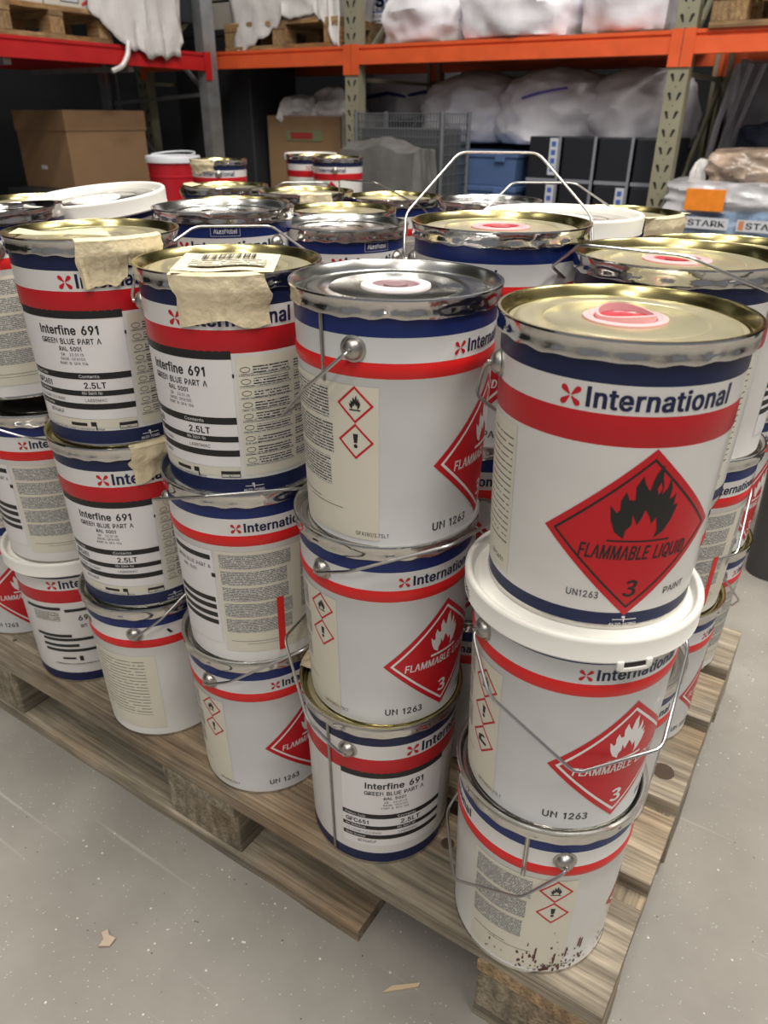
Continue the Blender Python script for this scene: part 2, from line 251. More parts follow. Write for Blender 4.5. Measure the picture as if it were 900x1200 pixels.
# ---- flat lettering turned into polygons
GLYPHS = {}
for _l in """A 480 16 0,201 509,276 509,463 0,395 0,287 302,264 372,232 478,245 478,213 371,191 302,85 0|110 142,110 199,370 199,370 142
B 456 60 0,60 509,241 509,289 504,329 491,359 469,381 442,394 410,398 374,395 344,387 320,356 286,315 267,315 262,339 257,363 245,385 227,402 203,414 173,418 136,413 100,400 67,377 39,344 18,301 4,247 0|125 57,245 57,296 63,330 80,349 105,355 137,352 161,342 184,327 203,306 218,279 228,248 231,125 231|125 285,238 285,288 296,308 309,323 326,333 348,336 372,330 403,313 429,283 446,240 452,125 452
C 510 267 -7,205 1,150 25,104 63,70 115,48 179,40 254,48 329,70 393,104 445,150 484,205 508,267 516,340 504,373 490,402 471,427 447,448 418,463 385,473 348,408 348,389 395,357 428,315 449,267 456,223 450,184 432,150 403,125 364,109 314,103 254,109 194,125 145,151 105,184 76,223 59,267 53,315 60,357 81,389 114,408 160,473 160,463 124,448 91,428 62,402 38,373 19,341 5,305 -4
D 502 219 0,96 0,96 57,215 57,272 63,318 81,354 110,379 149,394 198,399 255,394 312,379 361,354 399,320 428,275 446,221 452,93 452,93 509,225 509,294 501,353 478,399 441,433 391,455 329,462 255,455 181,433 119,398 68,351 31,291 8|125 509,125 0,60 0,60 509
E 419 60 0,60 509,372 509,372 452,125 452,125 286,355 286,355 229,125 229,125 57,375 57,375 0
F 410 60 0,60 509,369 509,369 452,125 452,125 278,346 278,346 221,125 221,125 0
G 520 269 -7,205 1,149 25,104 64,69 116,47 179,40 254,47 329,69 393,103 445,149 484,203 508,265 516,304 513,340 504,374 489,403 469,429 445,449 416,465 384,474 349,408 349,387 393,356 427,315 448,265 456,222 450,183 432,150 404,125 364,109 314,103 254,109 194,125 145,151 105,184 76,224 59,269 53,309 57,345 71,374 93,396 123,410 160,415 202,434 199,283 199,283 256,478 256,478 200,471 141,451 91,419 50,377 19,326 0
H 517 60 0,60 509,125 509,125 289,392 289,392 509,457 509,457 0,392 0,392 232,125 232,125 0
I 190 62 0,127 0,127 509,62 509
K 467 104 145,104 216,139 261,174 303,212 344,364 509,448 509,231 276,228 276|60 0,60 509,125 509,125 334,124 225,125 193,125 0|372 0,188 259,228 309,449 0
L 393 60 0,60 509,125 509,125 57,361 57,361 0
M 628 60 0,60 509,152 509,277 187,287 159,299 123,311 84,322 49,307 49,318 83,330 121,342 158,352 187,476 509,568 509,568 0,504 0,504 291,504 327,505 369,506 413,507 457,513 457,498 409,482 363,467 322,456 291,342 0,286 0,170 291,159 321,145 361,129 408,112 457,119 457,120 416,121 372,122 328,122 291,122 0
N 523 60 0,60 509,136 509,343 183,363 151,388 107,414 55,405 54,401 108,399 157,399 195,399 509,463 509,463 0,387 0,202 290,177 331,148 381,108 452,119 454,122 384,124 328,125 291,125 0
O 533 267 -7,205 1,150 25,105 63,70 115,48 179,40 254,48 329,70 393,105 445,150 484,205 508,267 516,329 508,384 484,429 445,464 393,486 329,493 254,486 179,464 115,429 63,384 25,329 1|267 53,310 59,349 76,383 105,408 144,425 194,430 254,425 314,408 365,383 404,349 433,310 450,267 456,223 450,184 433,151 404,125 364,109 314,103 254,109 194,125 144,151 105,184 76,223 59
P 445 60 0,60 509,235 509,289 503,332 487,366 462,390 430,404 391,409 348,404 304,390 265,366 233,332 207,289 191,235 186,109 186,109 242,233 242,269 246,297 256,318 272,333 294,342 319,344 348,342 376,333 402,318 423,297 439,268 449,232 452,125 452,125 0
Q 533 245 159,313 159,369 85,384 65,468 -48,401 -48,346 27,331 46|267 -7,205 1,150 25,105 63,70 115,48 179,40 254,48 329,70 393,105 445,150 484,205 508,267 516,329 508,384 484,429 445,464 393,486 329,493 254,486 179,464 115,429 63,384 25,329 1|267 53,310 59,349 76,383 105,408 144,425 194,430 254,425 314,408 365,383 404,349 433,310 450,267 456,223 450,184 433,151 404,125 364,109 314,103 254,109 194,125 144,151 105,184 76,223 59
R 449 60 0,60 509,236 509,290 504,333 489,367 465,390 433,405 395,409 352,405 309,390 271,367 240,333 217,289 203,236 198,96 198,96 255,234 255,269 258,298 267,319 281,334 300,342 324,345 352,342 380,334 405,319 425,298 440,269 449,233 452,125 452,125 0|353 0,230 229,303 229,428 0
S 447 224 -9,172 -4,128 9,91 31,64 60,46 96,38 137,104 137,110 110,123 88,142 71,166 59,224 49,257 52,286 60,311 74,329 92,341 114,346 139,342 161,332 179,296 205,245 222,184 239,128 260,86 289,60 326,52 372,58 413,75 448,102 476,138 498,180 511,227 516,275 511,316 498,351 476,377 449,394 415,401 378,337 378,326 412,302 437,267 453,225 459,194 456,167 448,145 435,129 418,118 398,115 376,119 352,131 334,169 308,212 293,264 279,312 264,359 238,395 198,405 171,408 139,403 99,386 64,360 34,323 11,278 -4
T 449 32 452,32 509,417 509,417 452,257 452,257 0,193 0,193 452
U 517 259 -8,203 -2,154 15,114 43,85 80,66 124,60 173,60 509,124 509,124 178,128 144,141 113,160 87,187 68,220 56,259 52,298 56,331 68,357 87,377 113,389 144,393 178,393 509,457 509,457 173,451 124,433 80,403 43,363 15,315 -2
V 480 204 0,16 509,84 509,192 206,215 137,248 31,235 31,267 138,290 206,395 509,463 509,278 0
W 686 155 0,16 509,82 509,163 196,175 145,187 94,197 40,189 40,200 94,211 145,224 196,306 509,380 509,462 196,474 145,486 94,497 40,488 40,499 94,510 145,523 196,603 509,670 509,530 0,455 0,368 323,351 391,336 475,350 475,335 395,318 323,230 0
X 474 18 0,217 284,217 236,29 509,104 509,178 400,204 361,223 329,243 292,232 292,252 329,272 361,298 400,374 509,446 509,259 239,259 287,456 0,382 0,292 129,268 165,250 195,230 231,244 231,225 196,206 166,182 129,91 0
Y 472 203 0,203 208,16 509,91 509,192 344,222 292,250 230,224 230,251 293,280 344,381 509,455 509,268 208,268 0
Z 438 42 0,42 46,273 385,306 431,341 476,348 454,285 452,223 452,40 452,40 509,397 509,397 462,169 129,134 81,97 33,90 54,152 57,214 57,399 57,399 0
a 389 160 -9,126 -5,94 5,68 22,48 45,35 73,30 108,34 138,43 161,58 179,78 193,125 211,178 220,234 227,265 235,273 243,276 255,276 257,267 297,240 322,196 331,149 322,118 301,100 274,41 291,57 322,79 346,104 364,133 375,194 384,239 379,286 360,306 343,322 320,333 290,337 251,337 0,277 0,277 52,272 52,252 25,215 1|170 45,202 49,228 59,248 74,263 93,272 115,276 138,276 190,259 182,231 176,200 171,175 168,134 159,103 139,95 124,92 105,102 72,130 52
c 396 207 -8,159 -2,117 16,82 46,56 85,40 133,34 187,40 243,56 291,82 330,117 360,159 378,207 384,260 377,305 356,340 322,362 277,303 262,290 289,270 311,242 325,207 330,173 325,145 310,124 287,108 258,99 224,96 187,99 151,108 117,124 89,145 66,173 51,207 46,243 52,271 66,292 89,304 117,363 102,341 56,306 21,261 -1
d 424 195 -8,151 -2,111 16,79 45,55 84,39 133,34 189,39 245,55 293,79 332,112 361,151 378,196 384,228 381,253 373,287 346,306 319,311 319,311 509,372 509,372 0,313 0,313 59,307 59,287 31,252 4,227 -5|205 47,236 51,263 65,284 86,299 115,309 150,312 189,309 229,300 263,284 291,263 312,237 325,205 330,172 325,145 311,124 290,108 261,99 227,96 189,99 151,109 117,124 88,145 66,172 51
e 404 212 -8,161 -2,117 16,82 46,56 85,40 132,34 187,39 242,55 290,81 329,115 359,157 378,205 384,266 374,294 361,319 341,341 315,357 282,368 242,371 194,371 169,75 169,75 221,338 221,310 202,307 237,298 269,283 294,263 314,237 326,205 330,173 326,146 313,125 294,109 270,99 241,96 211,96 178,100 139,110 106,128 80,151 61,179 50,212 46,254 53,285 73,306 105,365 91,353 63,335 39,311 19,283 4,249 -5
f 254 228 379,228 327,6 327,6 379|81 0,81 432,84 461,96 486,113 505,135 519,187 530,222 527,243 521,227 468,215 472,195 474,171 470,154 460,145 443,142 419,142 0
g 425 207 -151,168 -148,134 -140,82 -110,51 -69,101 -41,122 -66,154 -88,207 -97,249 -92,282 -75,304 -47,311 -6,311 68,306 68,287 41,252 16,227 8,195 5,152 10,113 27,80 53,55 90,39 136,34 191,39 246,55 293,80 332,112 361,152 378,196 384,228 382,253 373,288 346,308 319,313 319,313 379,372 379,372 -9,367 -54,350 -90,324 -117,291 -136,251 -147|205 59,237 63,264 75,285 95,300 121,309 154,312 193,309 231,300 264,285 291,264 312,237 325,205 330,172 325,145 312,124 290,109 262,99 229,96 193,99 155,109 123,124 96,145 76,172 63
h 410 114 227,114 0,53 0,53 509,114 509,114 287,102 287,124 332,152 362,187 379,227 384,264 380,295 369,321 349,341 321,353 285,357 240,357 0,296 0,296 235,290 275,273 304,246 323,210 329,184 326,161 317,141 303,126 283,117 257
i 167 53 0,53 379,114 379,114 0|84 443,67 446,54 455,44 468,41 483,44 499,54 512,67 521,84 524,100 521,114 512,123 499,126 483,123 468,114 455,100 446
l 185 60 0,122 0,122 525,60 525
m 610 53 0,53 379,112 379,112 295,108 295,118 323,132 346,172 376,219 386,257 380,287 361,309 331,321 295,312 295,322 321,337 343,381 375,437 386,468 383,497 372,522 354,541 328,553 296,557 255,557 0,496 0,496 254,490 289,473 313,447 326,419 330,395 328,374 320,345 290,335 247,335 0,274 0,274 260,269 288,253 311,229 326,199 330,158 320,140 307,126 289,117 266,114 238,114 0
n 410 114 227,114 0,53 0,53 379,112 379,112 287,102 287,124 332,152 362,187 379,227 384,264 380,295 369,321 349,341 321,353 285,357 240,357 0,296 0,296 235,290 275,273 304,246 323,210 329,184 326,161 317,141 303,126 283,117 257
o 415 207 -8,159 -2,117 16,82 46,56 85,40 133,34 187,40 243,56 291,82 330,117 360,159 378,207 384,256 378,299 360,333 330,359 291,376 243,381 187,376 133,359 85,333 46,299 16,256 -2|207 46,242 51,270 66,292 89,307 117,316 151,319 187,316 224,307 258,292 287,270 310,242 325,207 330,173 325,145 310,124 287,108 258,99 224,96 187,99 151,108 117,124 89,145 66,173 51
p 424 53 -143,53 379,112 379,112 319,118 319,137 346,171 373,197 381,229 384,274 378,313 361,345 332,370 293,385 245,390 189,385 133,370 84,346 45,313 16,274 -2,229 -8,198 -5,173 4,138 31,118 59,114 59,114 -143|220 47,253 51,279 66,301 88,316 117,325 151,328 189,325 227,316 261,301 290,280 311,253 325,220 330,188 325,161 312,140 291,125 263,116 229,113 189,116 150,125 115,140 86,162 65,188 51
r 259 53 0,53 379,112 379,112 321,115 321,130 347,152 367,181 380,213 385,229 384,243 384,243 322,230 324,207 326,182 323,159 315,140 301,126 284,117 262,114 237,114 0
s 365 182 -8,145 -5,112 3,84 18,62 38,45 63,36 94,94 107,105 79,124 60,150 49,181 45,217 50,244 62,262 81,268 103,265 121,254 136,237 147,212 155,149 170,104 186,72 208,53 237,47 274,51 305,65 332,87 354,115 370,149 381,187 384,223 381,254 372,279 358,299 339,324 290,268 277,258 298,243 316,219 328,187 333,156 329,131 317,114 299,109 277,112 258,124 243,172 223,229 209,275 194,306 171,325 142,331 107,326 75,312 47,290 24,260 6,223 -5
t 227 204 379,204 327,6 327,6 379|65 471,126 471,126 98,128 76,136 61,150 53,170 50,185 51,202 54,213 2,192 -3,168 -4,125 2,92 21,72 52,65 93
u 410 182 -5,146 -1,115 11,89 31,69 59,57 95,53 139,53 379,114 379,114 144,119 105,137 75,164 56,200 50,226 53,249 62,268 77,283 97,293 122,296 153,296 379,357 379,357 0,298 0,298 92,307 92,286 47,257 17,222 0
x 379 21 0,171 218,171 171,29 379,100 379,147 306,179 253,207 206,175 206,202 253,233 306,282 379,352 379,209 169,209 214,358 0,287 0,231 85,200 136,173 182,205 182,178 136,148 85,91 0
b 424 229 -8,198 -5,172 4,138 31,118 59,112 59,112 0,53 0,53 509,114 509,114 319,118 319,137 346,171 373,197 381,229 384,274 378,313 361,345 332,370 293,385 245,390 189,385 133,370 84,346 45,313 16,274 -2|220 47,253 51,279 66,301 88,316 117,325 151,328 189,325 227,316 261,301 290,280 311,253 325,220 330,188 325,161 312,140 291,125 263,116 229,113 189,116 150,125 115,140 86,162 65,188 51
k 381 110 137,110 212,121 212,284 379,360 379,184 199,177 199|53 0,53 509,114 509,114 0|294 0,148 186,191 229,372 0
v 389 163 0,17 379,84 379,165 155,187 87,206 21,184 21,203 87,224 155,305 379,371 379,226 0
y 389 47 -139,61 -86,71 -87,104 -89,130 -74,151 -36,163 -1,17 379,84 379,165 155,187 87,206 21,184 21,202 87,224 155,305 379,371 379,204 -58,177 -107,139 -136,91 -145,65 -143
z 380 42 0,42 46,254 320,254 323,48 323,48 379,333 379,333 331,126 60,126 56,339 56,339 0
0 453 227 -7,174 1,130 24,95 62,69 113,53 178,48 254,53 330,69 395,95 447,130 484,174 508,227 516,279 508,323 484,358 447,384 395,400 330,405 254,400 178,384 113,359 62,323 24,279 1|227 50,261 56,290 74,313 103,330 144,340 194,344 254,340 314,330 365,313 405,290 435,261 453,227 460,192 453,163 435,140 405,123 365,113 314,109 254,113 194,123 144,140 103,163 74,192 56
1 320 150 0,216 0,216 509,164 509,60 432,60 362,150 424
2 453 64 0,64 47,234 229,282 282,311 327,320 371,317 397,308 419,293 436,273 449,224 460,196 457,172 447,153 433,139 413,130 390,127 362,66 362,71 405,86 442,111 473,143 496,182 511,225 516,268 511,306 497,337 474,361 445,376 411,381 372,371 318,336 259,267 180,153 60,153 57,389 57,389 0
3 385 183 -9,266 8,324 58,347 136,315 222,239 265,239 269,304 314,329 391,310 460,257 503,181 518,102 501,39 458,73 417,121 453,178 467,242 445,265 386,251 337,207 302,124 289,124 240,217 228,267 192,282 138,253 69,178 44,105 61,53 102,20 61,84 12
4 453 40 105,40 158,247 509,311 509,109 166,109 163,413 163,413 105|282 0,282 121,282 146,282 318,343 318,343 0
5 453 221 -7,178 -2,140 11,108 32,83 60,66 93,60 130,122 130,127 108,138 89,173 60,221 50,250 53,276 64,298 82,314 104,324 131,328 162,324 193,314 221,297 244,275 262,248 273,218 277,167 268,128 246,67 253,96 509,366 509,366 452,151 452,134 301,136 301,178 325,229 334,263 330,294 321,321 306,345 285,364 260,379 231,388 199,391 163,385 117,369 76,343 41,309 15,268 -1
6 453 226 -7,182 -1,142 15,109 40,84 74,69 115,64 162,68 199,80 239,137 340,252 509,322 509,151 261,145 261,165 288,196 307,235 314,278 309,316 295,346 271,370 240,384 201,389 157,384 112,368 73,343 39,310 14,271 -2|226 48,254 52,279 63,299 79,314 101,324 128,327 157,324 187,314 213,299 235,279 251,254 262,226 265,198 262,174 252,153 235,138 214,128 188,125 158,128 128,138 102,153 79,174 63,198 52
7 453 97 0,323 448,323 452,62 452,62 509,391 509,391 449,165 0
8 453 226 -7,178 -2,136 11,101 33,74 62,57 96,52 135,55 166,65 195,81 220,101 241,125 256,153 265,153 267,119 282,93 308,76 342,70 380,75 417,90 450,114 477,146 498,184 511,226 516,269 511,306 498,337 477,361 450,377 417,382 380,376 342,359 308,333 282,300 267,300 265,327 256,351 241,372 220,387 195,397 166,401 135,395 96,378 62,352 33,317 11,275 -2|226 49,258 52,285 60,307 74,323 91,333 113,337 139,333 165,322 189,305 208,283 223,256 232,226 235,196 232,169 223,147 208,130 189,119 165,115 139,119 113,129 91,145 74,167 60,195 52|226 290,274 300,293 313,307 330,316 351,319 376,316 399,308 420,294 437,275 449,226 460,177 449,159 437,145 420,136 399,133 376,136 351,145 330,159 313,178 300
9 453 226 516,271 510,310 494,343 468,368 434,384 393,389 347,385 309,373 270,315 168,200 0,130 0,301 248,307 248,287 221,257 202,218 195,175 199,137 214,106 237,83 269,68 307,64 352,69 397,85 436,110 469,143 494,182 510|226 460,199 457,174 446,154 429,138 407,129 381,125 352,129 322,138 295,154 274,174 257,199 247,226 243,254 247,279 257,299 273,314 295,324 321,327 350,324 381,314 407,299 429,279 446,254 457
/ 249 235 533,71 -76,14 -76,178 533
. 188 95 -4,78 -1,63 9,53 24,50 41,53 59,63 73,78 83,95 87,113 83,128 73,138 59,141 41,138 24,128 9,113 -1
: 188 95 -4,78 -1,63 9,53 24,50 41,53 59,63 73,78 83,95 87,113 83,128 73,138 59,141 41,138 24,128 9,113 -1|95 271,78 274,63 284,53 299,50 316,53 334,63 349,78 359,95 362,113 359,128 349,138 334,141 316,138 299,128 284,113 274
  280 
""".split('\n'):
    if _l:
        _c, _a, _r = (' ', '280', '') if _l[0] == ' ' else (_l[0], *_l[2:].split(' ', 1))
        GLYPHS[_c] = (int(_a)/1000, [[tuple(int(q)/1000 for q in p.split(' ')) for p in c.split(',')] for c in _r.split('|') if c])
_tc = {}
def text2d(s, bold=0.):
    """outline letters -> filled 2-D mesh; bold widens the strokes"""
    k = (s, bold)
    if k in _tc: return _tc[k]
    c = bpy.data.curves.new('lettering', 'CURVE'); c.dimensions = '2D'; c.fill_mode = 'BOTH'; c.offset = min(bold, .013); x = 0; dup = max(0, bold-.013)
    for ch in s:
        a, cs = GLYPHS[ch]
        for P in cs:
            sp = c.splines.new('POLY'); sp.points.add(len(P)-1); sp.use_cyclic_u = True
            for i, (u, v) in enumerate(P): sp.points[i].co = (x+u, v, 0, 1)
        x += a+bold*1.1
    o = bpy.data.objects.new('lettering', c); COL.objects.link(o)
    bpy.context.view_layer.update()
    me = o.to_mesh(); V = [(v.co.x, v.co.y) for v in me.vertices]; F = [list(p.vertices) for p in me.polygons]; o.to_mesh_clear()
    bpy.data.objects.remove(o); bpy.data.curves.remove(c)
    if dup:                                     # heavier stems: the same outline set again a hair to each side
        n = len(V); V = V+[(a-dup, b) for a, b in V]+[(a+dup, b) for a, b in V]; F = F+[[i+n for i in q] for q in F]+[[i+2*n for i in q] for q in F]
    x0 = min(v[0] for v in V); x1 = max(v[0] for v in V); _tc[k] = (V, F, x0, x1); return _tc[k]
CAPH = .509
def dia(cx, cy, h): return [(cx-h, cy), (cx, cy-h), (cx+h, cy), (cx, cy+h)]
FLAME = [(-.48, -1.05), (-.76, -.86), (-.91, -.52), (-.98, -.10), (-.78, -.31), (-.70, -.22), (-.72, .05), (-.61, .30), (-.50, .07), (-.34, .07), (-.38, .43), (-.23, .74), (-.14, .52), (.02, .31), (.06, .57), (.13, .81), (.29, 1.03), (.32, .70), (.40, .43), (.38, .19), (.52, .38), (.57, .64), (.67, .38), (.65, .05), (.76, .10), (.84, .22), (.83, -.14), (.97, -.10), (.86, -.52), (.67, -.86), (.40, -1.05), (.46, -.81), (.36, -.42), (.24, -.62), (.17, -.43), (0, -.20), (-.08, -.46), (-.17, -.64), (-.33, -.34), (-.32, -.64), (-.46, -.81)]
def flame(cx, cy, sc): return [(cx+x*sc*.90, cy+y*sc) for x, y in FLAME]
def oval(cx, cy, a, b, n=14): return [(cx+a*cos(2*pi*i/n), cy+b*sin(2*pi*i/n)) for i in range(n)]
def rect(x0, y0, x1, y1): return [(x0, y0), (x1, y0), (x1, y1), (x0, y1)]
def petals(cx, cy, s):
    out = []
    for q in (45, 135, 225, 315):
        a = radians(q); d = (cos(a), sin(a)); e = (-d[1], d[0]); P = []
        for u, v in ((.10, .05), (.30, .10), (.55, .20), (.78, .24), (.95, .14), (1., 0), (.95, -.14), (.78, -.24), (.55, -.20), (.30, -.10), (.10, -.05)):
            P.append((cx+s*(d[0]*u+e[0]*v), cy+s*(d[1]*u+e[1]*v)))
        out.append(P)
    return out
class Sheet:
    """2-D print; placed on a surface by a mapping (x, y, layer) -> 3-D"""
    def __init__(s, mapper, step=.008): s.mb = MB(); s.map = mapper; s.step = step
    def raw(s, V, F, m, layer, cut=True, uv=False):
        bm = bmesh.new(); vs = [bm.verts.new((x, y, 0)) for x, y in V]
        for f in F:
            try: bm.faces.new([vs[i] for i in f])
            except ValueError: pass
        if cut:
            x0 = min(v[0] for v in V); x1 = max(v[0] for v in V); k = math.ceil(x0/s.step)
            while k*s.step < x1:
                bmesh.ops.bisect_plane(bm, geom=bm.verts[:]+bm.edges[:]+bm.faces[:], plane_co=(k*s.step, 0, 0), plane_no=(1, 0, 0)); k += 1
        bmesh.ops.recalc_face_normals(bm, faces=bm.faces[:]); bm.verts.index_update()
        VV = [s.map(v.co.x, v.co.y, layer) for v in bm.verts]; UV = [(v.co.x, v.co.y) for v in bm.verts]
        FF = [[v.index for v in f.verts] if f.normal.z > 0 else [v.index for v in reversed(f.verts)] for f in bm.faces]
        s.mb.add(VV, FF, m, UV if uv else None); bm.free()
    def poly(s, P, m, layer=1, uv=False): s.raw(P, [list(range(len(P)))], m, layer, True, uv)
    def frame(s, P, Q, m, layer=1):
        n = len(P); s.raw(P+Q, [[i, (i+1) % n, n+(i+1) % n, n+i] for i in range(n)], m, layer)
    def text(s, t, x, y, cap, m, layer=2, bold=.012, width=None, align='l', shear=0., rot=0.):
        V, F, x0, x1 = text2d(t, bold); k = cap/CAPH; kx = k if not width else width/(x1-x0)
        off = {'l': -x0, 'c': -(x0+x1)/2, 'r': -x1}[align]
        W = []
        for a, b in V:
            p, q = (a+off)*kx+shear*b*k, b*k
            W.append((x+p*cos(rot)-q*sin(rot), y+p*sin(rot)+q*cos(rot)))
        s.raw(W, F, m, layer, cut=False)

# ------------------------------------------------------------------ the setting
f = MB(); f.box((-9, -6, -.05), (8, 9, 0), CONC); struct(f.build('floor'))
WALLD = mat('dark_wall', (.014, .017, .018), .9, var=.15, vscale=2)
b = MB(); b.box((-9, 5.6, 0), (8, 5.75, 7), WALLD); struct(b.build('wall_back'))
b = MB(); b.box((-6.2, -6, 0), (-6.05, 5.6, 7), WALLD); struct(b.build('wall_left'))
CEIL = mat('ceiling_sheet', (.34, .33, .31), .8)
b = MB()
b.box((-6.05, -6, 7.0), (8, 5.6, 7.1), CEIL)
for k in range(7): b.box((-6.05, -5+k*1.6, 6.7), (8, -4.85+k*1.6, 7.0), CEIL)
struct(b.build('ceiling'))

# ------------------------------------------------------------------ pallets
def plank(x0, x1, y0, y1, z0, z1, m, seed, chew=.004):
    """board with worn, slightly uneven edges"""
    n = max(2, int(max(x1-x0, y1-y0)/.03)); alongx = (x1-x0) > (y1-y0); V = []; F = []
    for i in range(n+1):
        t = i/n
        for (sd, zz) in ((0, z0), (0, z1-.003), (.004, z1), (1-.004, z1), (1, z1-.003), (1, z0)):
            w = (noise.noise((t*n*.35, seed*3.1, sd*5)))*chew
            if alongx: V.append((x0+(x1-x0)*t, y0+(y1-y0)*sd+w*(1 if sd < .5 else -1)*(.5), zz+noise.noise((t*3, seed, sd))*.001))
            else: V.append((x0+(x1-x0)*sd+w*.5, y0+(y1-y0)*t, zz))
    for i in range(n):
        for k in range(6): j = (k+1) % 6; F.append((i*6+k, i*6+j, i*6+6+j, i*6+6+k))
    F.append(tuple(reversed(range(6)))); F.append(tuple(range(n*6, n*6+6)))
    bm = bmesh.new(); vs = [bm.verts.new(v) for v in V]
    for q in F: bm.faces.new([vs[a] for a in q])
    bmesh.ops.recalc_face_normals(bm, faces=bm.faces[:]); mb = MB(); bm.verts.index_update()
    mb.add([v.co[:] for v in bm.verts], [[v.index for v in q.verts] for q in bm.faces], m, smooth=False); bm.free()
    return mb
NAIL = mat('nail_head', (.16, .12, .1), .5, .7)
KNOT = mat('wood_knot', (.07, .045, .03), .8)
def pallet(label, loc, broken=False, mats=(WOODX, WOODY), name='wooden_pallet', group=None, rz=0):
    """1200 x 800, near right corner of the deck at the origin of the empty"""
    t = thing(name, label, 'pallet', loc, rz, group); WX, WY = mats
    ys = ((0, .146), (.184, .302), (.328, .496), (.520, .640), (.668, .80))
    for k, (a, c) in enumerate(ys):
        mb = plank(-1.2, 0, a, c, .122, .144, WX, k+1)
        for xx in (-.05, -.10, -.57, -.63, -1.1, -1.15):
            mb.lathe([(.004, .1442), (.0036, .1450)], NAIL, 8, cx=xx, cy=a+(.3+.4*((k+int(xx*100)) % 2))*(c-a))
        for kx, ky, kr in (((-.035, .38, .016),) if k == 2 else ((-.24, .10, .009),) if k == 0 else ((-.08, .24, .006),) if k == 1 else ()):
            mb.lathe([(kr, .1441), (kr*.6, .1446)], KNOT, 12, cx=kx, cy=ky)
        mb.build('deck_board', t)
    for a in (-.145, -.6725, -1.2): plank(a, a+.145, 0, .80, .100, .122, WY, 8+a).build('stringer_board', t)
    for a in (-.145, -.6725, -1.2):
        for c, d in ((.004, .104), (.3275, .4725), (.70, .80)):
            b = MB(); b.box((a, c, .022), (a+.145, d, .100), WY, .003); b.build('block', t)
    for k, (c, d) in enumerate(((0, .10), (.35, .45), (.70, .80))):
        if broken and k == 0:
            mb = plank(-1.2, -.315, c, d, 0, .022, WX, 21); 
            mb.build('bottom_board', t); plank(-.145, 0, c+.004, d, 0, .022, WX, 23).build('bottom_board', t)
        else: plank(-1.2, 0, c, d, 0, .022, WX, 30+k).build('bottom_board', t)
    return t
pallet('weathered wooden pallet under the front stacks of paint cans, its bottom board broken off short', (0, 0, 0), True)
pallet('wooden pallet standing behind the front pallet under the far cans with gold lids', (-.56, .83, 0))
pallet('wooden pallet at back left under the far cans and red buckets', (-1.78, 1.46, 0))

# ------------------------------------------------------------------ paint cans
CH = .2415; PITCH = .2345; R0 = .0893; R1 = .0955; RM = .0925
def Rz(z): return R0+(R1-R0)*min(max(z, 0), .228)/.228
def canmap(L):
    def f(x, y, layer):
        a = L+x/RM; r = Rz(y)+.00022*layer+.0001; return (r*cos(a), r*sin(a), y)
    return f
def brand(s, cap, z, x0=0.):
    for P in petals(x0, z+cap*.42, cap*.66): s.poly(P, RED, 1)
    s.text('International', x0+cap*.78, z, cap, NAVY, 1, bold=.030, width=cap*7.5)
def anchor(s, x, z, m=WINK, k=1.):
    s.poly(rect(x-.0006, z+.0045, x+.0006, z+.0105), m); s.poly(rect(x-.010*k, z+.0066, x+.011*k, z+.0074), m); s.poly(oval(x-.001, z+.0095, .0016, .0012, 8), m)
    s.text('AKZO NOBEL', x, z+.0005, .0030, m, 1, width=.025*k, align='c')
def akzo(s, x, z): s.frame(rect(x-.019, z-.0035, x+.019, z+.0085), rect(x-.0186, z-.0031, x+.0186, z+.0081), WINK); s.text('AkzoNobel', x, z, .0058, WINK, 1, width=.030, align='c')
def ghs(s, x, z, kind, h=.0176):
    s.frame(dia(x, z, h), dia(x, z, h*.84), RED, 2)
    if kind == 'f': s.poly(flame(x, z+h*.14, h*.36), BLACK, 2); s.poly(rect(x-h*.3, z-h*.32, x+h*.3, z-h*.25), BLACK, 2)
    elif kind == '!': s.poly([(x-h*.09, z-h*.08), (x+h*.09, z-h*.08), (x+h*.14, z+h*.42), (x-h*.14, z+h*.42)], BLACK, 2); s.poly(oval(x, z-h*.26, h*.11, h*.11), BLACK, 2)
    else:
        s.poly([(x-h*.4, z-h*.3), (x+h*.35, z-h*.3), (x+h*.4, z-h*.1), (x-h*.1, z-h*.1), (x-h*.1, z+h*.1), (x+h*.3, z+h*.28), (x+.05*h, z+h*.34), (x-h*.35, z+h*.12)], BLACK, 2)
def wdiamond(s, x, z, h, ink, style):
    s.poly(dia(x, z, h), RED, 1)
    s.frame(dia(x, z, h*.90), dia(x, z, h*(.865 if style == 2 else .85)), ink, 2)
    if style == 2:
        s.poly(flame(x, z+h*.41, h*.405), ink, 2); s.poly([(x+.10*h, z+.50*h), (x+.13*h, z+.56*h), (x+.10*h, z+.64*h), (x+.075*h, z+.56*h)], RED, 3)
        s.poly(rect(x-h*.34, z-.055*h, x+h*.34, z-.035*h), ink, 2)
        s.text('FLAMMABLE LIQUID', x-.01*h, z-h*.27, h*.165, ink, 2, bold=.026, width=h*1.20, align='c', shear=.12)
        s.text('3', x, z-h*.74, h*.20, ink, 2, bold=.02, align='c', shear=.12)
    else:
        s.poly(flame(x, z+h*.43, h*.31), ink, 2)
        s.poly(rect(x-h*.26, z+.04*h, x+h*.26, z+.08*h), ink, 2)
        s.text('FLAMMABLE LIQUID', x-.01*h, z-h*.14, h*.13, ink, 2, bold=.022, width=h*1.34, align='c', shear=.1)
        s.text('3', x, z-h*.72, h*.22, ink, 2, bold=.028, align='c')
def fine(s, x0, z0, x1, z1, m, n=1, gap=.004, vary=0.):
    h = (z1-z0-gap*(n-1))/n
    for k in range(n):
        a = z0+k*(h+gap); s.poly(rect(x0, a, x1-random.random()*vary, a+h), m, 2, uv=True)
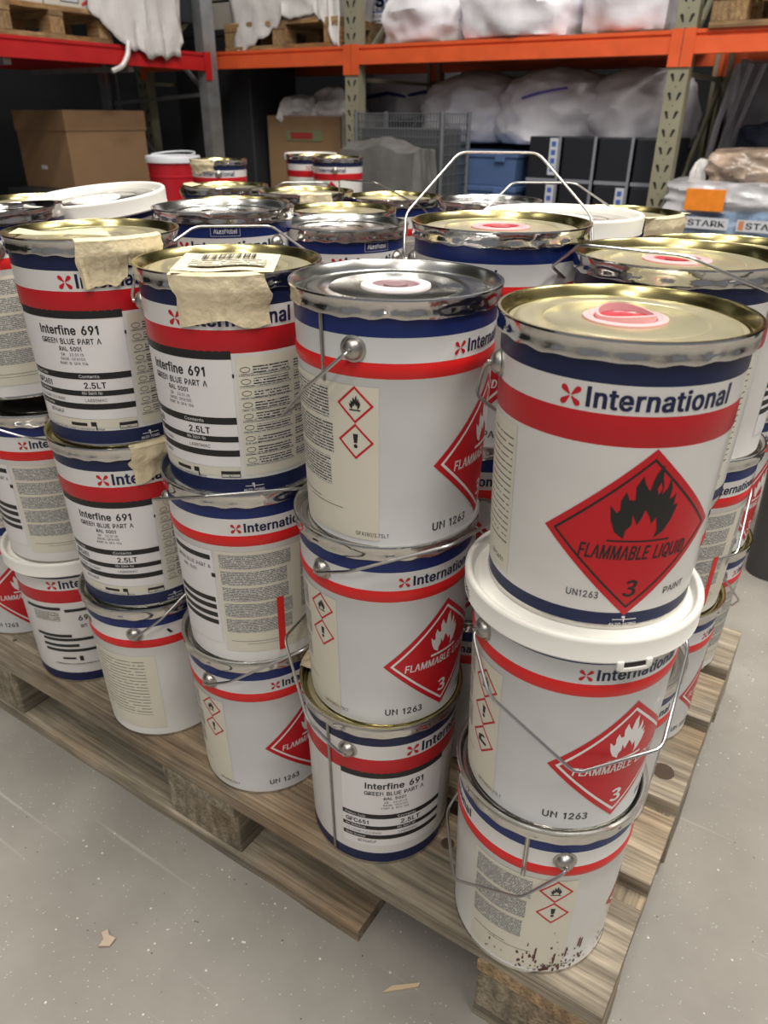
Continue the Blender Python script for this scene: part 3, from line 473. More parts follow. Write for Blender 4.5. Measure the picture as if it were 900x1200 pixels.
def product_label(L, two=False):
    """white paper sticker with black bars; its own part"""
    s = Sheet(canmap(L)); W = .128 if two else .136; x0 = -.082; x1 = x0+W
    if two: x0, x1 = -.086, .046
    s.poly(rect(x0, .036, x1, .166), PAPER, 1); cx = (x0+x1)/2 + (0 if two else .004)
    s.poly(rect(x0, .1575, x1, .1665), BLACK, 2)
    s.text('Interfine 691', cx, .1395, .0098, BLACK, 2, bold=.026, width=.072, align='c')
    s.text('GREEN BLUE PART A', cx, .1285, .0062, BLACK, 2, bold=.014, width=.074, align='c')
    s.text('RAL 5001', cx, .1205, .0048, BLACK, 2, bold=.016, width=.027, align='c')
    for k, (tx, wd) in enumerate((('SR   22.01.15', .028), ('BASE: GFA100', .03), ('PART B: GFA 104', .034))): s.text(tx, cx+.001, .1145-k*.0052, .0032, DGREY, 2, 0, width=wd, align='c')
    for z, h in ((.0865, .0078), (.0660, .0066), (.0490, .0074)): s.poly(rect(x0, z, x1, z+h), BLACK, 2)
    for z, a, bb in ((.0885, 'Product Code', 'Contents'), (.0680, 'Net Reference', 'Mix Batch No'), (.0512, 'Base Number', '')):
        s.text(a, x0+.004, z, .0036, WINK, 3, 0, width=.026)
        if bb: s.text(bb, cx+.004, z, .0036, WINK, 3, 0, width=.024)
    s.text('GFC651', x0+.004, .0755, .0068, BLACK, 2, .024, width=.030); s.text('2.5LT', cx+.008, .0755, .0072, BLACK, 2, .024, width=.026)
    s.text('1 2 1 102481 1 23 0 SP4001', x0+.004, .0588, .0036, DGREY, 2, 0, width=.046); s.text('LA885MAC', cx+.006, .0588, .0038, DGREY, 2, 0, width=.026)
    s.text('KE9648UF', x0+.02, .0415, .0046, DGREY, 2, 0, width=.024)
    return s.mb
def d_bands(red, thin, foot, white, navy):
    """(z, material of the span above z)"""
    sp = [(0, TIN), (.0035, foot if foot else white)]
    if foot: sp.append((.0165 if thin is None else thin, white))
    lo, hi = (.1735, .1875) if red == 't' else (.1635, .1875)
    sp += [(lo, ORED if red == 't' else RED), (hi, white), (.2095, navy), (.230, navy)]
    return sp
_bodies = {}
def body_mesh(design):
    if design in _bodies: return _bodies[design]
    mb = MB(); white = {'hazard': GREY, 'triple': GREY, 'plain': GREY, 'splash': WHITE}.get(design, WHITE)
    red = 'w' if design in ('flame', 'sticker', 'second', 'bucketlid') else 't'
    foot = NAVY if design in ('flame', 'sticker', 'second', 'bucketlid') else None
    sp = d_bands(red, .0165 if design == 'flame' else .0215, foot, white, BLUE if red == 't' or design == 'blue' else NAVY)
    prof = [(R0-.006, .004), (R0-.004, 0), (R0+.0006, 0), (R0+.0009, .0022), (R0, .0042)]; mats = [SEAM, TIN, TIN, TIN]
    zs = sorted(set([z for z, _ in sp[1:]]+[.05, .10, .14]+([.176, .1805, .185] if red == 't' else [.1645, .1658])))
    for z in zs:
        if z <= .0042: continue
        r = Rz(z)
        if red == 't' and z in (.176, .1805, .185): r += .0013 if z == .1805 else .001
        if red == 'w' and z == .1658: r += .0005
        mid = (prof[-1][1]+z)/2; mm = [m for a, m in sp if a <= mid][-1]; mats.append(mm); prof.append((r, z))
    mb.lathe(prof, mats, 80)
    s = Sheet(canmap(0)); s.mb = mb
    if design in ('hazard', 'triple', 'splash', 'plain'):
        brand(s, .0112, .1925); brand(s, .0112, .1925, -pi*RM)
        if design != 'plain' :
            wdiamond(s, .053, .0885, .0735, WINK, 1)
            s.text('UN 1263', -.018, .0185, .0085, DGREY, 1, .02, width=.044); s.text('PAINT', .090, .0185, .0085, DGREY, 1, .01, width=.032)
        s.poly(rect(-.185, .010, -.072, .1655), CREAM, 1)
        kinds = 'f!e' if design == 'triple' else 'f!'
        for k, q in enumerate(kinds): ghs(s, -.094, (.140 if design == 'triple' else .148)-k*.0352, q)
        fine(s, -.182, .062, -.118, .160, FINEG if design == 'splash' else FINE, 3, .005, .01)
        s.poly(rect(-.18, .044, -.14, .0447), DGREY, 2); s.poly(rect(-.16, .04, -.11, .0406), DGREY, 2)
        s.text('GFA180/3.75LT', -.096, .0145, .0042, DGREY, 2, 0, width=.034)
        if design == 'splash':
            rnd = random.Random(4)
            for k in range(90):
                x = -.088+rnd.gauss(0, .034); z = .008+abs(rnd.gauss(0, .020)); a = rnd.uniform(.0004, .0014); s.poly(oval(x, z, a, a*rnd.uniform(.8, 3), 7), MUD, 3)
            for x, z, h in ((-.083, .02, .02), (-.07, .03, .018), (-.055, .042, .016), (-.052, .038, .018), (-.105, .024, .026)):
                s.poly([(x-.001, z), (x+.001, z+.001), (x+.0018, z+h), (x-.0002, z+h*.9)], MUD, 3)
            s.poly([(-.096, .006), (-.088, .009), (-.084, .018), (-.089, .014), (-.094, .020), (-.093, .012), (-.099, .010)], MUD, 3)
    elif design == 'flame':
        brand(s, .0145, .1915)
        wdiamond(s, .066, .0885, .0745, BLACK, 2)
        s.text('UN1263', .016, .0300, .0062, DGREY, 1, .01, width=.026); s.text('PAINT', .100, .0300, .0062, DGREY, 1, .01, width=.024, rot=.04)
        s.poly(rect(-.125, .022, -.045, .160), CREAM, 1)
        fine(s, -.122, .050, -.0485, .152, SPARSE, 1)
        s.text('GFC651', -.075, .030, .0045, DGREY, 2, 0)
        anchor(s, .067, .0028)
    elif design in ('sticker', 'second', 'bucketlid'):
        brand(s, .0145, .1915); anchor(s, .067, .0055)
        s.poly(rect(.0585, .026, .20, .160), CREAM, 1)
        for k in range(9):
            z = .146-k*.0128; s.frame(oval(.067, z, .0052, .0030), oval(.067, z, .0046, .0024), DGREY, 2); fine(s, .075, z-.005, .115, z+.0035, FINE, 1); fine(s, .0605, z-.0065, .118, z-.0042, FINEG, 1); fine(s, .122, z-.006, .19, z+.0035, FINE, 1)
        if design == 'sticker':
            s.poly(rect(-.06, .0255, .052, .0365), CREAM, 1); s.poly(rect(-.03, .0275, -.008, .0315), BLACK, 2); s.poly([(-.003, .0275), (.004, .0275), (.004, .033), (-.003, .033)], BLACK, 2); s.poly(rect(.0025, .0225, .004, .0275), BLACK, 2)
            s.frame(rect(.031, .0235, .053, .0315), rect(.0318, .0243, .0522, .0307), DGREY, 2); s.poly(rect(.0318, .0275, .0522, .0307), BLACK, 2); s.text('4.1', .042, .0246, .0026, DGREY, 2, 0, align='c')
            s.text('This product has been tested to International Marine', -.03, .0225, .0026, DGREY, 2, 0, width=.085, align='c')
            s.poly(rect(.0535, .138, .0555, .142), BLACK, 2)
        if design == 'bucketlid':
            s.text('691', .028, .128, .0095, BLACK, 2, .015, width=.02); s.text('art A', .029, .114, .0075, DGREY, 2, .003, width=.018)
            for z, a, bb in ((.150, -.058, .004), (.146, .010, .055), (.096, -.05, .012), (.088, -.04, .044), (.076, -.042, .02), (.066, -.04, .046)): s.poly(rect(a, z, bb, z+.0055), BLACK, 2)
            fine(s, -.045, .128, .0, .146, FINE, 1); fine(s, .05, .055, .058, .09, FINEG, 1); s.poly(rect(-.012, .0505, .01, .0545), BLACK, 2); s.poly(rect(.016, .047, .022, .057), BLACK, 2); fine(s, -.03, .038, .05, .042, FINE, 1)
    elif design in ('panel', 'strip'):
        brand(s, .0112, .1925)
        s.poly(rect(-.1, .03, -.032, .1655), PAPER, 1)
        for z in (.152, .092, .081, .069, .058): s.poly(rect(-.1, z, -.035, z+.0068), BLACK, 2)
        s.text('GREEN BLUE PART A', -.066, .140, .0052, DGREY, 2, 0, width=.06, align='c'); s.text('RAL 5001', -.07, .131, .0045, DGREY, 2, 0, width=.024, align='c')
        s.poly(rect(-.036, .1285, -.031, .134), BLACK, 2)
        s.poly(rect(-.028, .02, .13, .166), CREAM, 1); fine(s, -.024, .050, .066, .162, FINEG, 5, .0035, .012); fine(s, .074, .07, .125, .162, FINEG, 2)
        s.poly(rect(-.02, .036, .055, .0365), DGREY, 2); s.poly(rect(.0, .032, .06, .0324), DGREY, 2)
        if design == 'strip': s.poly(rect(.0395, .0165, .0485, .097), ORED, 3)
    elif design == 'cream':
        brand(s, .0112, .1925, .02)
        s.poly(rect(.105, .018, .215, .158), CREAM, 1); fine(s, .112, .045, .198, .150, SPARSE, 1)
        s.poly([(.236, .200), (.239, .202), (.2445, .194), (.241, .193)], BLACK, 2)
    elif design == 'blue':
        brand(s, .0145, .1905); akzo(s, .058, .2155)
    _bodies[design] = mb.mesh('body'); return _bodies[design]
_lids = {}
def lid_mesh(kind):
    if kind in _lids: return _lids[kind]
    mb = MB(); top = CH
    if kind in ('gold', 'silver', 'worn'):
        I, J = {'gold': (GOLD, GOLDI), 'silver': (TINI, TINI), 'worn': (TIN, TIN)}[kind]
        prof = [(.0957, top-.0145), (.0984, top-.0160), (.0990, top-.0120), (.0982, top-.0095), (.0990, top-.004), (.1000, top-.0015), (.0995, top), (.0972, top), (.0955, top-.0015), (.0925, top-.0092), (.0905, top-.0098), (.0868, top-.0098), (.0845, top-.0076), (.0815, top-.0070), (.0640, top-.0074), (.0630, top-.0082), (.0615, top-.0074), (.0330, top-.0076), (.0320, top-.0086), (.0300, top-.0086)]
        mats = [TIN]*6+[I, I, I, I, J, J, J, J, J]
        def wob(k, a, r, z):
            if k <= 2: z += .0007*sin(22*a)*(1+.6*sin(5*a))+.0005*sin(7*a+1); r += .0004*sin(22*a+1.)
            return r, z
        mb.lathe(prof, mats, 120, wob)
    else:
        prof = [(.0960, top-.021), (.1015, top-.0232), (.1048, top-.0228), (.1056, top-.021), (.1050, top-.0200), (.1062, top-.003), (.1056, top-.0005), (.1040, top+.0008), (.1012, top+.0006), (.0994, top-.001), (.0975, top-.0092), (.0945, top-.0098), (.0925, top-.0094), (.0900, top-.0074), (.0620, top-.0078), (.0612, top-.0086), (.0600, top-.0078), (.0370, top-.0076), (.0360, top-.0060), (.0290, top-.0060), (.0285, top-.0070)]
        IN = TIN if kind == 'plastic_tin' else WPL
        mb.lathe(prof, [WPL]*11+[IN]*6+[WPL]*3, 96)
        if kind == 'plastic_tab':
            a = radians(-45)
            for q, m in ((0, WPL),):
                for da in (-.12, .12): mb.box((.1040, -.003, top-.029), (.1072, .003, top-.0200), WPL, .001, Matrix.Rotation(a+da, 4, 'Z'))
                for k in range(8):
                    aa = a-.105+k*.03; mb.box((.1040, -.0018, top-.030), (.1072, .0018, top-.0262), WPL, .0005, Matrix.Rotation(aa, 4, 'Z'))
                for k in range(7):
                    aa = a-.09+k*.03; mb.box((.1040, -.0018, top-.0262), (.1062, .0018, top-.0228), BLACK, 0, Matrix.Rotation(aa, 4, 'Z'))
            s = Sheet(lambda x, y, l: ((.1052+.0004*l)*cos(radians(-150)+x/.105), (.1052+.0004*l)*sin(radians(-150)+x/.105), y)); s.mb = mb
            s.text('AKZO NOBEL', 0, top-.0175, .008, BLACK, 1, .012, width=.05, align='c'); s.text('INTERNATIONAL PAINT', 0, top-.0225, .0035, BLACK, 1, 0, width=.05, align='c')
    _lids[kind] = mb.mesh('lid'); return _lids[kind]
_spouts = {}
def spout(kind, parent, rz):
    if kind not in _spouts:
        up = 0 if kind == 'torn' else -.0034
        c1, c2 = (PINK, PINKD) if kind != 'pale' else (PALE, mat('mauve_plastic', (.25, .16, .17), .4))
        mb = MB(); t = CH-.0085
        mb.lathe([(.0325, t), (.0325, t+.0025), (.0285, t+.0035), (.0270, t+.0022), (.0245, t+.0018)], c1, 48, cap=False)
        def wob(k, a, r, z): return r*(1+.05*sin(2*a+.5)), z+(.0016*sin(2*a) if k in (1, 2) and not up else 0)
        mb.lathe([(.0245, t+.0012), (.0242, t+.0062+up), (.0220, t+.0066+up), (.0214, t+.0020)], c1, 48, wob, cap=False)
        p = MB(); p.lathe([(.0246, t), (.0246, t+.0016), (.0206, t+.0020), (.019, t+.0008), (.0115, t+.0006), (.011, t+.0026), (.004, t+.0026)], c2, 40)
        _spouts[kind] = (mb.mesh('spout_collar'), p.mesh('spout_cap'))
    a, c = _spouts[kind]; o = link('spout_collar', a, parent, rot=(0, 0, rz)); link('spout_cap', c, o)
EARZ = .1985
def ear_mesh():
    mb = MB(); prof = [(.0118, 0), (.0118, .0022), (.0098, .0030), (.0090, .0058), (.0066, .0085), (.0032, .0098), (.001, .01)]
    mb.lathe(prof, EARM, 24); mb.lathe([(.0022, .0085), (.0022, .0125)], EARM, 10)
    # lathe axis z -> +x
    mb.v = [(R1-.0022+z, y, x+EARZ) if True else None for x, y, z in mb.v]; return mb.mesh('handle_ear')
EAR = ear_mesh()
_bails = {}
def bail_mesh(tilt, reach=.140):
    """wire handle hinged on the ears at +x/-x, swinging over -y; tilt above horizontal"""
    k = (tilt, reach)
    if k not in _bails:
        mb = MB(); t = radians(tilt); pts = []
        for u, q in ((.1035, 0), (.1075, .006), (.1070, .058), (.046, reach), (-.046, reach), (-.1070, .058), (-.1075, .006), (-.1035, 0)):
            pts.append((u, -q*cos(t), EARZ+q*sin(t)))
        mb.tube(pts, .00165, STEEL, 8, .010); _bails[k] = mb.mesh('wire_handle')
    return _bails[k]
def drape(L, a0, a1, path, m, seed, crump=.0034, ragged=.013, flat=True):
    """strip of tape laid over the lid rim; path = list of (r, z) from the lid face over the rim and down the wall"""
    n = 22; V = []; F = []; rnd = random.Random(seed)
    # resample path
    Q = []
    for i in range(len(path)-1):
        for k in range(5): t = k/5; Q.append((path[i][0]*(1-t)+path[i+1][0]*t, path[i][1]*(1-t)+path[i+1][1]*t))
    Q.append(path[-1]); m_ = len(Q)
    wmid = R1
    for j in range(n+1):
        u = j/n; end = noise.noise((u*3+seed, 1.3, 0))*ragged
        for i, (r, z) in enumerate(Q):
            v = i/(m_-1); half = wmid*radians(a1-a0)/2; off = (u*2-1)*half
            off *= 1+.16*noise.noise((v*3.5, seed, 2 if u > .5 else 5))-.16*max(0, v-.55); off += half*.10*v*noise.noise((seed, v*2, 9))
            am = L+radians((a0+a1)/2)
            fold = abs(noise.noise((u*5.5+seed, v*1.1, seed)))*2.6*crump*(.15+v)*(1 if v > .45 else .25)
            if r < .094 and flat: x, y = r, off
            else: th = off/max(r, .09); x, y = r*cos(th), r*sin(th)
            k = fold+.0009; rr = 1+(k/max(r, .05) if v > .5 else 0)
            zz = z+(end*(v-.55)/.45 if v > .55 else 0)+(k if v <= .5 else 0)
            X, Y = x*rr, y*rr
            V.append((X*cos(am)-Y*sin(am), X*sin(am)+Y*cos(am), zz))
    for j in range(n):
        for i in range(m_-1): F.append((j*m_+i, j*m_+i+1, (j+1)*m_+i+1, (j+1)*m_+i))
    mb = MB(); mb.add(V, F, m, [(0, 0)]*len(V)); return mb
TOPZ = CH
def tape_path(inner, down): return [(inner, TOPZ-.0035), (.085, TOPZ-.001), (.0975, TOPZ+.0012), (.1012, TOPZ-.002), (.1005, TOPZ-.016), (.0985, TOPZ-.021), (Rz(.2)+.0012, TOPZ-.030), (Rz(.19)+.0012, TOPZ-down)]
def can(x, y, level, design, L, lid, label, ear=-60, bail=None, side=1, sp=None, tape=None, seam=None, zoff=0., lean=None, group=None, cat='paint can', base=.144, sc=1.):
    """x, y on the pallet; level 1..3; L = bearing of the brand mark; bail = tilt of the wire handle"""
    t = thing('paint_can', label, cat, (x, y, base+(level-1)*PITCH+zoff), 0, group)
    if lean: t.rotation_euler = lean
    if sc != 1: t.scale = (1, 1, sc)
    rz = radians(L)
    link('body', body_mesh(design), t, rot=(0, 0, rz))
    link('lid', lid_mesh(lid), t, rot=(0, 0, radians(L*1.7+20) if lid != 'plastic_tab' else 0))
    e = rz+radians(ear or 0)
    if ear is not None:
        for q in (0, pi): link('handle_ear', EAR, t, rot=(0, 0, e+q))
        if bail is not None: link('wire_handle', bail_mesh(bail), t, rot=(0, 0, e if side > 0 else e+pi))
    if sp: spout(sp, t, rz)
    if design in ('sticker',): link('product_label', LABEL1, t, rot=(0, 0, rz))
    if design == 'second': link('product_label', LABEL2, t, rot=(0, 0, rz))
    if seam is not None:
        s = Sheet(canmap(rz+radians(seam)));
        for zz in ((0.004, .2265),) if design in ('second', 'splash0') else ((.165, .2265),): s.poly(rect(-.0022, zz[0], .0022, zz[1]), SEAM, 5); s.poly(rect(-.0006, zz[0], .0006, zz[1]), TIN, 7)
        s.mb.build('side_seam', t)
    if tape:
        for (a0, a1, inner, down, sd) in tape: drape(rz, a0, a1, tape_path(inner, down), TAPE, sd).build('masking_tape', t)
    return t
LABEL1 = product_label(0).mesh('product_label'); LABEL2 = product_label(0, True).mesh('product_label')

# ---- front row, from the near corner towards the left
xA, yA = -.118, .085; xB, yB = -.342, .103; xC, yC = -.544, .101; xD, yD = -.753, .096; xE, yE = -.957, .11
can(xA, yA+.012, 3, 'flame', -92.8, 'gold', 'white paint can with a big black flame on red, on top at the near corner', ear=-53.5, bail=-46, sp='torn')
can(xA, yA, 2, 'triple', -64.5, 'plastic_tab', 'grey paint can with thick white plastic rim, middle of the near corner stack', ear=-63.5, bail=-46, side=-1)
can(xA-.002, yA, 1, 'splash', 0, 'silver', 'paint can with dark red drips near its foot, bottom of the near corner stack', ear=-57, bail=-44, seam=-80)
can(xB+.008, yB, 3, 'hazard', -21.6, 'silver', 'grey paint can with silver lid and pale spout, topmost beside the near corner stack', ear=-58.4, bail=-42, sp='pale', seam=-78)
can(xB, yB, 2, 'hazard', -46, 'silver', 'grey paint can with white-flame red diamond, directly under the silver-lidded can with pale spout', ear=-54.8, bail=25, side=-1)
can(xB-.004, yB-.002, 1, 'second', -34, 'gold', 'paint can with long dark vertical seam beside a white product label, standing on the deck', ear=-47, bail=40, seam=-63, tape=[(-152, -116, .06, .026, 3)])
can(xC-.006, yC+.008, 3, 'sticker', -83, 'gold', 'gold-lidded paint can with a bar-code slip and tape on its rim, on its stack top', ear=-57, bail=25, zoff=-.004, tape=[(2, 60, .062, .045, 11)])
can(xC, yC, 2, 'strip', -56, 'silver', 'paint can with grey fine print and upright red strip, middle of the third front stack', ear=-79, bail=25, side=-1)
can(xC-.004, yC, 1, 'hazard', -36, 'silver', 'grey paint can with half hidden red diamond, bottom of the third front stack', ear=-54, bail=30, side=-1)
can(xD, yD, 3, 'sticker', -60, 'gold', 'gold-lidded paint can with torn masking tape, topmost of the fourth front stack, near left edge', ear=-90, bail=-40, zoff=.012, tape=[(10, 42, .070, .045, 5), (40, 68, .066, .030, 8)])
can(xD, yD, 2, 'sticker', -60, 'gold', 'paint can with product label and tape patch at upper right, middle of fourth front stack', ear=-90, bail=-40, zoff=.006, tape=[(22, 75, .088, .050, 15)])
can(xD-.002, yD, 1, 'cream', -177, 'silver', 'grey paint can with a cream panel of text lines, standing on the deck at left', ear=120, bail=38, side=-1)
can(xE-.035, yE+.02, 3, 'panel', -60, 'worn', 'paint can with battered dark tin lid, cut by the left edge, on its stack top', ear=28, bail=-34, lean=(radians(2.4), radians(-3.4), 0), zoff=.016)
can(xE, yE, 2, 'panel', -54, 'worn', 'paint can with black bars and grey fine print, middle of the left-edge stack', ear=34, bail=22)
can(xE, yE, 1, 'bucketlid', -59, 'plastic', 'paint can with white plastic rim and navy foot, bottom of the left-edge stack', ear=-92, bail=-40)
can(-1.168, .125, 1, 'hazard', -62, 'silver', 'paint can at the pallet\'s far left end, only a red corner and number showing', ear=-60, bail=-40)
SUP = ('plain paint can in the covered lower layers of a rear stack', 'covered cans of the rear stacks')
def support(x, y, levels, base=.144, sc=1.):
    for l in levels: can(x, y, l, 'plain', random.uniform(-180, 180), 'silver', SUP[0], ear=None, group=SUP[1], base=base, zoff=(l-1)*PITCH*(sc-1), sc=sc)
support(-1.168, .125, (2, 3))
# ---- right side, behind the near corner stack
xM, yM = -.130, .295; xN, yN = -.122, .492; xP, yP = -.118, .69
can(xM, yM, 3, 'flame', 16, 'gold', 'gold-lidded paint can with pink spout, cut by the right edge behind the near corner', ear=-21, bail=25, sp='pink', zoff=.016)
can(xM-.012, yM, 2, 'hazard', -74, 'silver', 'paint can showing few letters and dark silver rim, middle of second right-side stack', ear=0, bail=None, zoff=.008, sc=1.034)
can(xM, yM, 1, 'plain', 110, 'silver', 'pale grey paint can behind a wire handle, bottom of second right-side stack', ear=-60, sc=1.034)
can(xN, yN, 3, 'panel', 40, 'gold', 'gold-lidded paint can with long tape on its rim, top of third right-side stack', ear=-75, tape=[(-60, 10, .055, .03, 21)])
can(xN, yN, 2, 'strip', -58, 'silver', 'paint can with upright red strip and hanging wire, middle of third right-side stack', ear=113, bail=-50)
can(xN, yN, 1, 'hazard', -20, 'gold', 'paint can with brown-gold rim, bottom of third right-side stack', ear=-70)
can(xP, yP, 2, 'hazard', -44, 'silver', 'paint can with red diamond at the right edge, upper can of farthest right-side stack', ear=-90)
can(xP, yP, 1, 'panel', -20, 'gold', 'paint can with wide gold rim and wire loop, bottom of farthest right-side stack', ear=160, bail=-50)
# ---- second and third rows
can(-.328, .312, 3, 'hazard', -123, 'gold', 'gold-lidded paint can with pink centre and raised wire handle, behind the two nearest stacks', ear=153, bail=50, side=-1, sp='pink', zoff=.030)
can(-.333, .317, 2, 'hazard', -106, 'silver', 'paint can seen in the dark gap between the two nearest stacks', ear=None, zoff=.015, sc=1.064)
support(-.333, .317, (1,), sc=1.064)
can(-.768, .332, 3, 'blue', -82, 'silver', 'navy-topped paint can with silver lid, right behind the third front stack', ear=82, bail=-40, side=-1, zoff=.018)
can(-.652, .458, 3, 'blue', -59, 'silver', 'navy-topped paint can with wide silver lid, behind the second front stack', ear=60, zoff=-.008)
can(-.336, .522, 3, 'panel', -120, 'plastic_tin', 'navy paint can under a flat white plastic lid, in the third row near the right', ear=-25, bail=30, zoff=.02)
can(-1.0, .325, 3, 'blue', -60, 'plastic_tin', 'paint can with tilted white plastic lid ring, behind the fourth front stack', ear=None, lean=(radians(6.0), radians(-1.4), 0), zoff=.024)
can(-1.235, .36, 3, 'panel', 0, 'gold', 'gold-lidded paint can at the left edge behind the tilted white lid', ear=None)
can(-.335, .77, 3, 'panel', -100, 'gold', 'paint can with crumpled masking tape over its right rim, behind the flat white lid', ear=70, tape=[(48, 118, .07, .055, 31)])
can(-.975, .57, 3, 'panel', 0, 'gold', 'gold-lidded paint can just behind the silver lid left of centre', ear=None, zoff=-.006)
can(-.80, .66, 3, 'panel', 0, 'gold', 'gold-lidded paint can peeking out behind the wide silver lid', ear=None, zoff=-.014)
can(-1.31, .90, 3, 'panel', 0, 'gold', 'farthest gold-lidded paint can left of centre, a tape strip on its left rim', ear=None, zoff=-.014, tape=[(-175, -135, .07, .03, 41)])
can(-1.01, .825, 3, 'panel', -100, 'gold', 'far gold-lidded paint can with tape on its right rim, in front of the open carton', ear=-40, bail=20, zoff=-.006, tape=[(40, 80, .07, .03, 43)])
can(-.85, .915, 3, 'panel', -100, 'gold', 'far gold-lidded paint can below the mesh crate, a raised wire at its left', ear=95, bail=33, zoff=-.014)
can(-.615, .88, 3, 'panel', -100, 'silver', 'far paint can with shiny silver lid below the blue tubs', ear=-30, zoff=-.006)
for (x, y, sc) in ((-.768, .332, 1.038), (-.652, .458, .985), (-.336, .522, 1.042), (-1.0, .325, 1.03), (-1.235, .36, 1), (-.335, .77, 1), (-.975, .57, .985), (-.80, .66, .97), (-1.31, .90, .97), (-1.01, .825, .985), (-.85, .915, .97), (-.615, .88, .985)): support(x, y, (1, 2), sc=sc)
# ---- cans and buckets of the far left pallet
can(-2.01, 1.60, 3, 'sticker', -88, 'gold', 'far paint can with torn tape on its rim, beside the pale-lidded red bucket', ear=40, tape=[(-30, 34, .07, .040, 51)], zoff=-.005)
can(-1.80, 2.02, 3, 'flame', -110, 'gold', 'far paint can in front of the olive centre post, red diamond below its name', ear=50, zoff=-.005)
can(-1.99, 2.10, 3, 'flame', -60, 'gold', 'narrowly visible far paint can between the red tub and the one by the olive post', ear=None, zoff=-.005)
for x, y in ((-2.01, 1.60), (-1.80, 2.02), (-1.99, 2.10), (-2.52, 1.86), (-2.17, 2.33)): support(x, y, (1, 2))
REDP = mat('red_bucket_plastic', (.40, .008, .018), .35, var=.05); LIDB = mat('pale_blue_white_plastic', (.62, .64, .68), .4)
def bucket(x, y, z, label, lidm, sc=1., bail=True):
    t = thing('plastic_bucket', label, 'bucket', (x, y, z)); mb = MB()
    mb.lathe([(.088*sc, 0), (.09*sc, .002), (.101*sc, .145), (.103*sc, .146), (.103*sc, .152), (.101*sc, .153), (.104*sc, .205)], REDP, 48); mb.build('body', t)
    mb = MB(); mb.lathe([(.106*sc, .200), (.110*sc, .200), (.111*sc, .218), (.108*sc, .224), (.100*sc, .225), (.096*sc, .219), (.02, .219)], lidm, 48); mb.build('lid', t)
    if bail:
        mb = MB(); mb.tube([(.105*cos(a), .105*sin(a)-.02, .226+.012*sin(a)) for a in [pi*k/14 for k in range(15)]], .003, LIDB, 6, 0); mb.build('handle', t)
bucket(-2.52, 1.86, .144+2*PITCH+.001, 'red plastic bucket with pale lid, left of the far taped can', LIDB)
bucket(-2.17, 2.33, .144+2*PITCH+.006, 'red plastic tub with white lid, in front of the open carton', WPL, 1.05, False)
# paper slip with bar code on the taped can
BAR2 = small_print('slip_print', (.74, .67, .50), (.12, .11, .09), .0075, .55, 9., 120.)
s = Sheet(lambda x, y, l: (x, y, .0022*l+.0009*sin(x*90)+.0007*noise.noise((x*30, y*30, 1))))
s.poly(rect(-.050, -.036, .050, .046), mat('slip_paper', (.74, .67, .50), .55), 1)
for k in range(34):
    if (k*7) % 5: s.poly(rect(-.030+k*.0017, .012, -.030+k*.0017+.0006+.0004*(k % 3), .034), BLACK, 2)
fine(s, -.036, -.022, .040, .006, BAR2, 1)
for (x0, z0) in ((.02, -.012),): s.frame(rect(x0, z0, x0+.025, z0+.01), rect(x0+.0005, z0+.0005, x0+.0245, z0+.0095), DGREY, 2)
sl = s.mb.build('paper_slip', None, (xC+.027, yC-.028, .144+2*PITCH+CH-.0035), (radians(2), 0, radians(35)))
tag(sl, 'cream paper slip with a bar code on the gold lid of third front stack', 'paper slip')
s = Sheet(lambda x, y, l: (x, y, .0015*l+.0009*sin(x*70)+.0012*noise.noise((x*30, y*30, 2)))); s.poly([(-.06, -.02), (.055, -.022), (.03, .018), (-.005, .004), (-.03, .0), (-.062, .012)], TAPE, 1)
sl = s.mb.build('paper_slip', None, (xD+.012, yD-.040, .144+2*PITCH+.012+CH+.0005), (radians(2), 0, radians(33))); tag(sl, 'torn scrap of tan paper lying on the gold lid of the fourth front stack', 'paper scrap')

# ------------------------------------------------------------------ racks
ORANGE = mat('orange_rack_paint', (.70, .105, .028), .42, var=.1, vscale=9); RRED = mat('red_rack_paint', (.46, .012, .014), .42, var=.1, vscale=9)
OLIVE = mat('olive_rack_paint', (.25, .24, .168), .5, var=.08, vscale=9); GALV = mat('galvanised_steel', (.36, .38, .40), .42, .7, var=.15, vscale=15)
SLOT = mat('slot_void', (.01, .01, .01), .8)
RY = 3.485
def upright(m, slots, M, parent, h=3.2, wd=.092, dp=.07, name='upright'):
    """C-section post, face on -y, centre of the face at the origin of M"""
    mb = MB(); q = .003
    mb.box((-wd/2, 0, 0), (wd/2, q, h), m); mb.box((-wd/2, q, 0), (-wd/2+q, dp, h), m); mb.box((wd/2-q, q, 0), (wd/2, dp, h), m)
    mb.box((-wd/2+q, dp-q, 0), (-wd/2+.022, dp, h), m); mb.box((wd/2-.022, dp-q, 0), (wd/2-q, dp, h), m); mb.box((-.07, -.03, 0), (.07, dp+.03, .006), m)
    z = .1
    while slots and z < h:
        for sx in (-1, 1):
            P = [(sx*.014-.004, -.016), (sx*.014+.004, -.016), (sx*.024+.008, .012), (sx*.024, .018), (sx*.024-.008, .012)]
            mb.add([(x, -.0006, z+y) for x, y in P], [(0, 1, 2, 3, 4)], SLOT, smooth=False)
        mb.add([(x, -.0006, z+.037+y) for x, y in oval(0, 0, .003, .003, 8)], [tuple(range(8))], SLOT, smooth=False)
        z += .075
    mb.v = [tuple(M @ Vector(v)) for v in mb.v]; return mb.build(name, parent)
def brace(p, q, parent, m, r=.014): mb = MB(); mb.tube([p, q], r, m, 4, 0); mb.build('brace', parent)
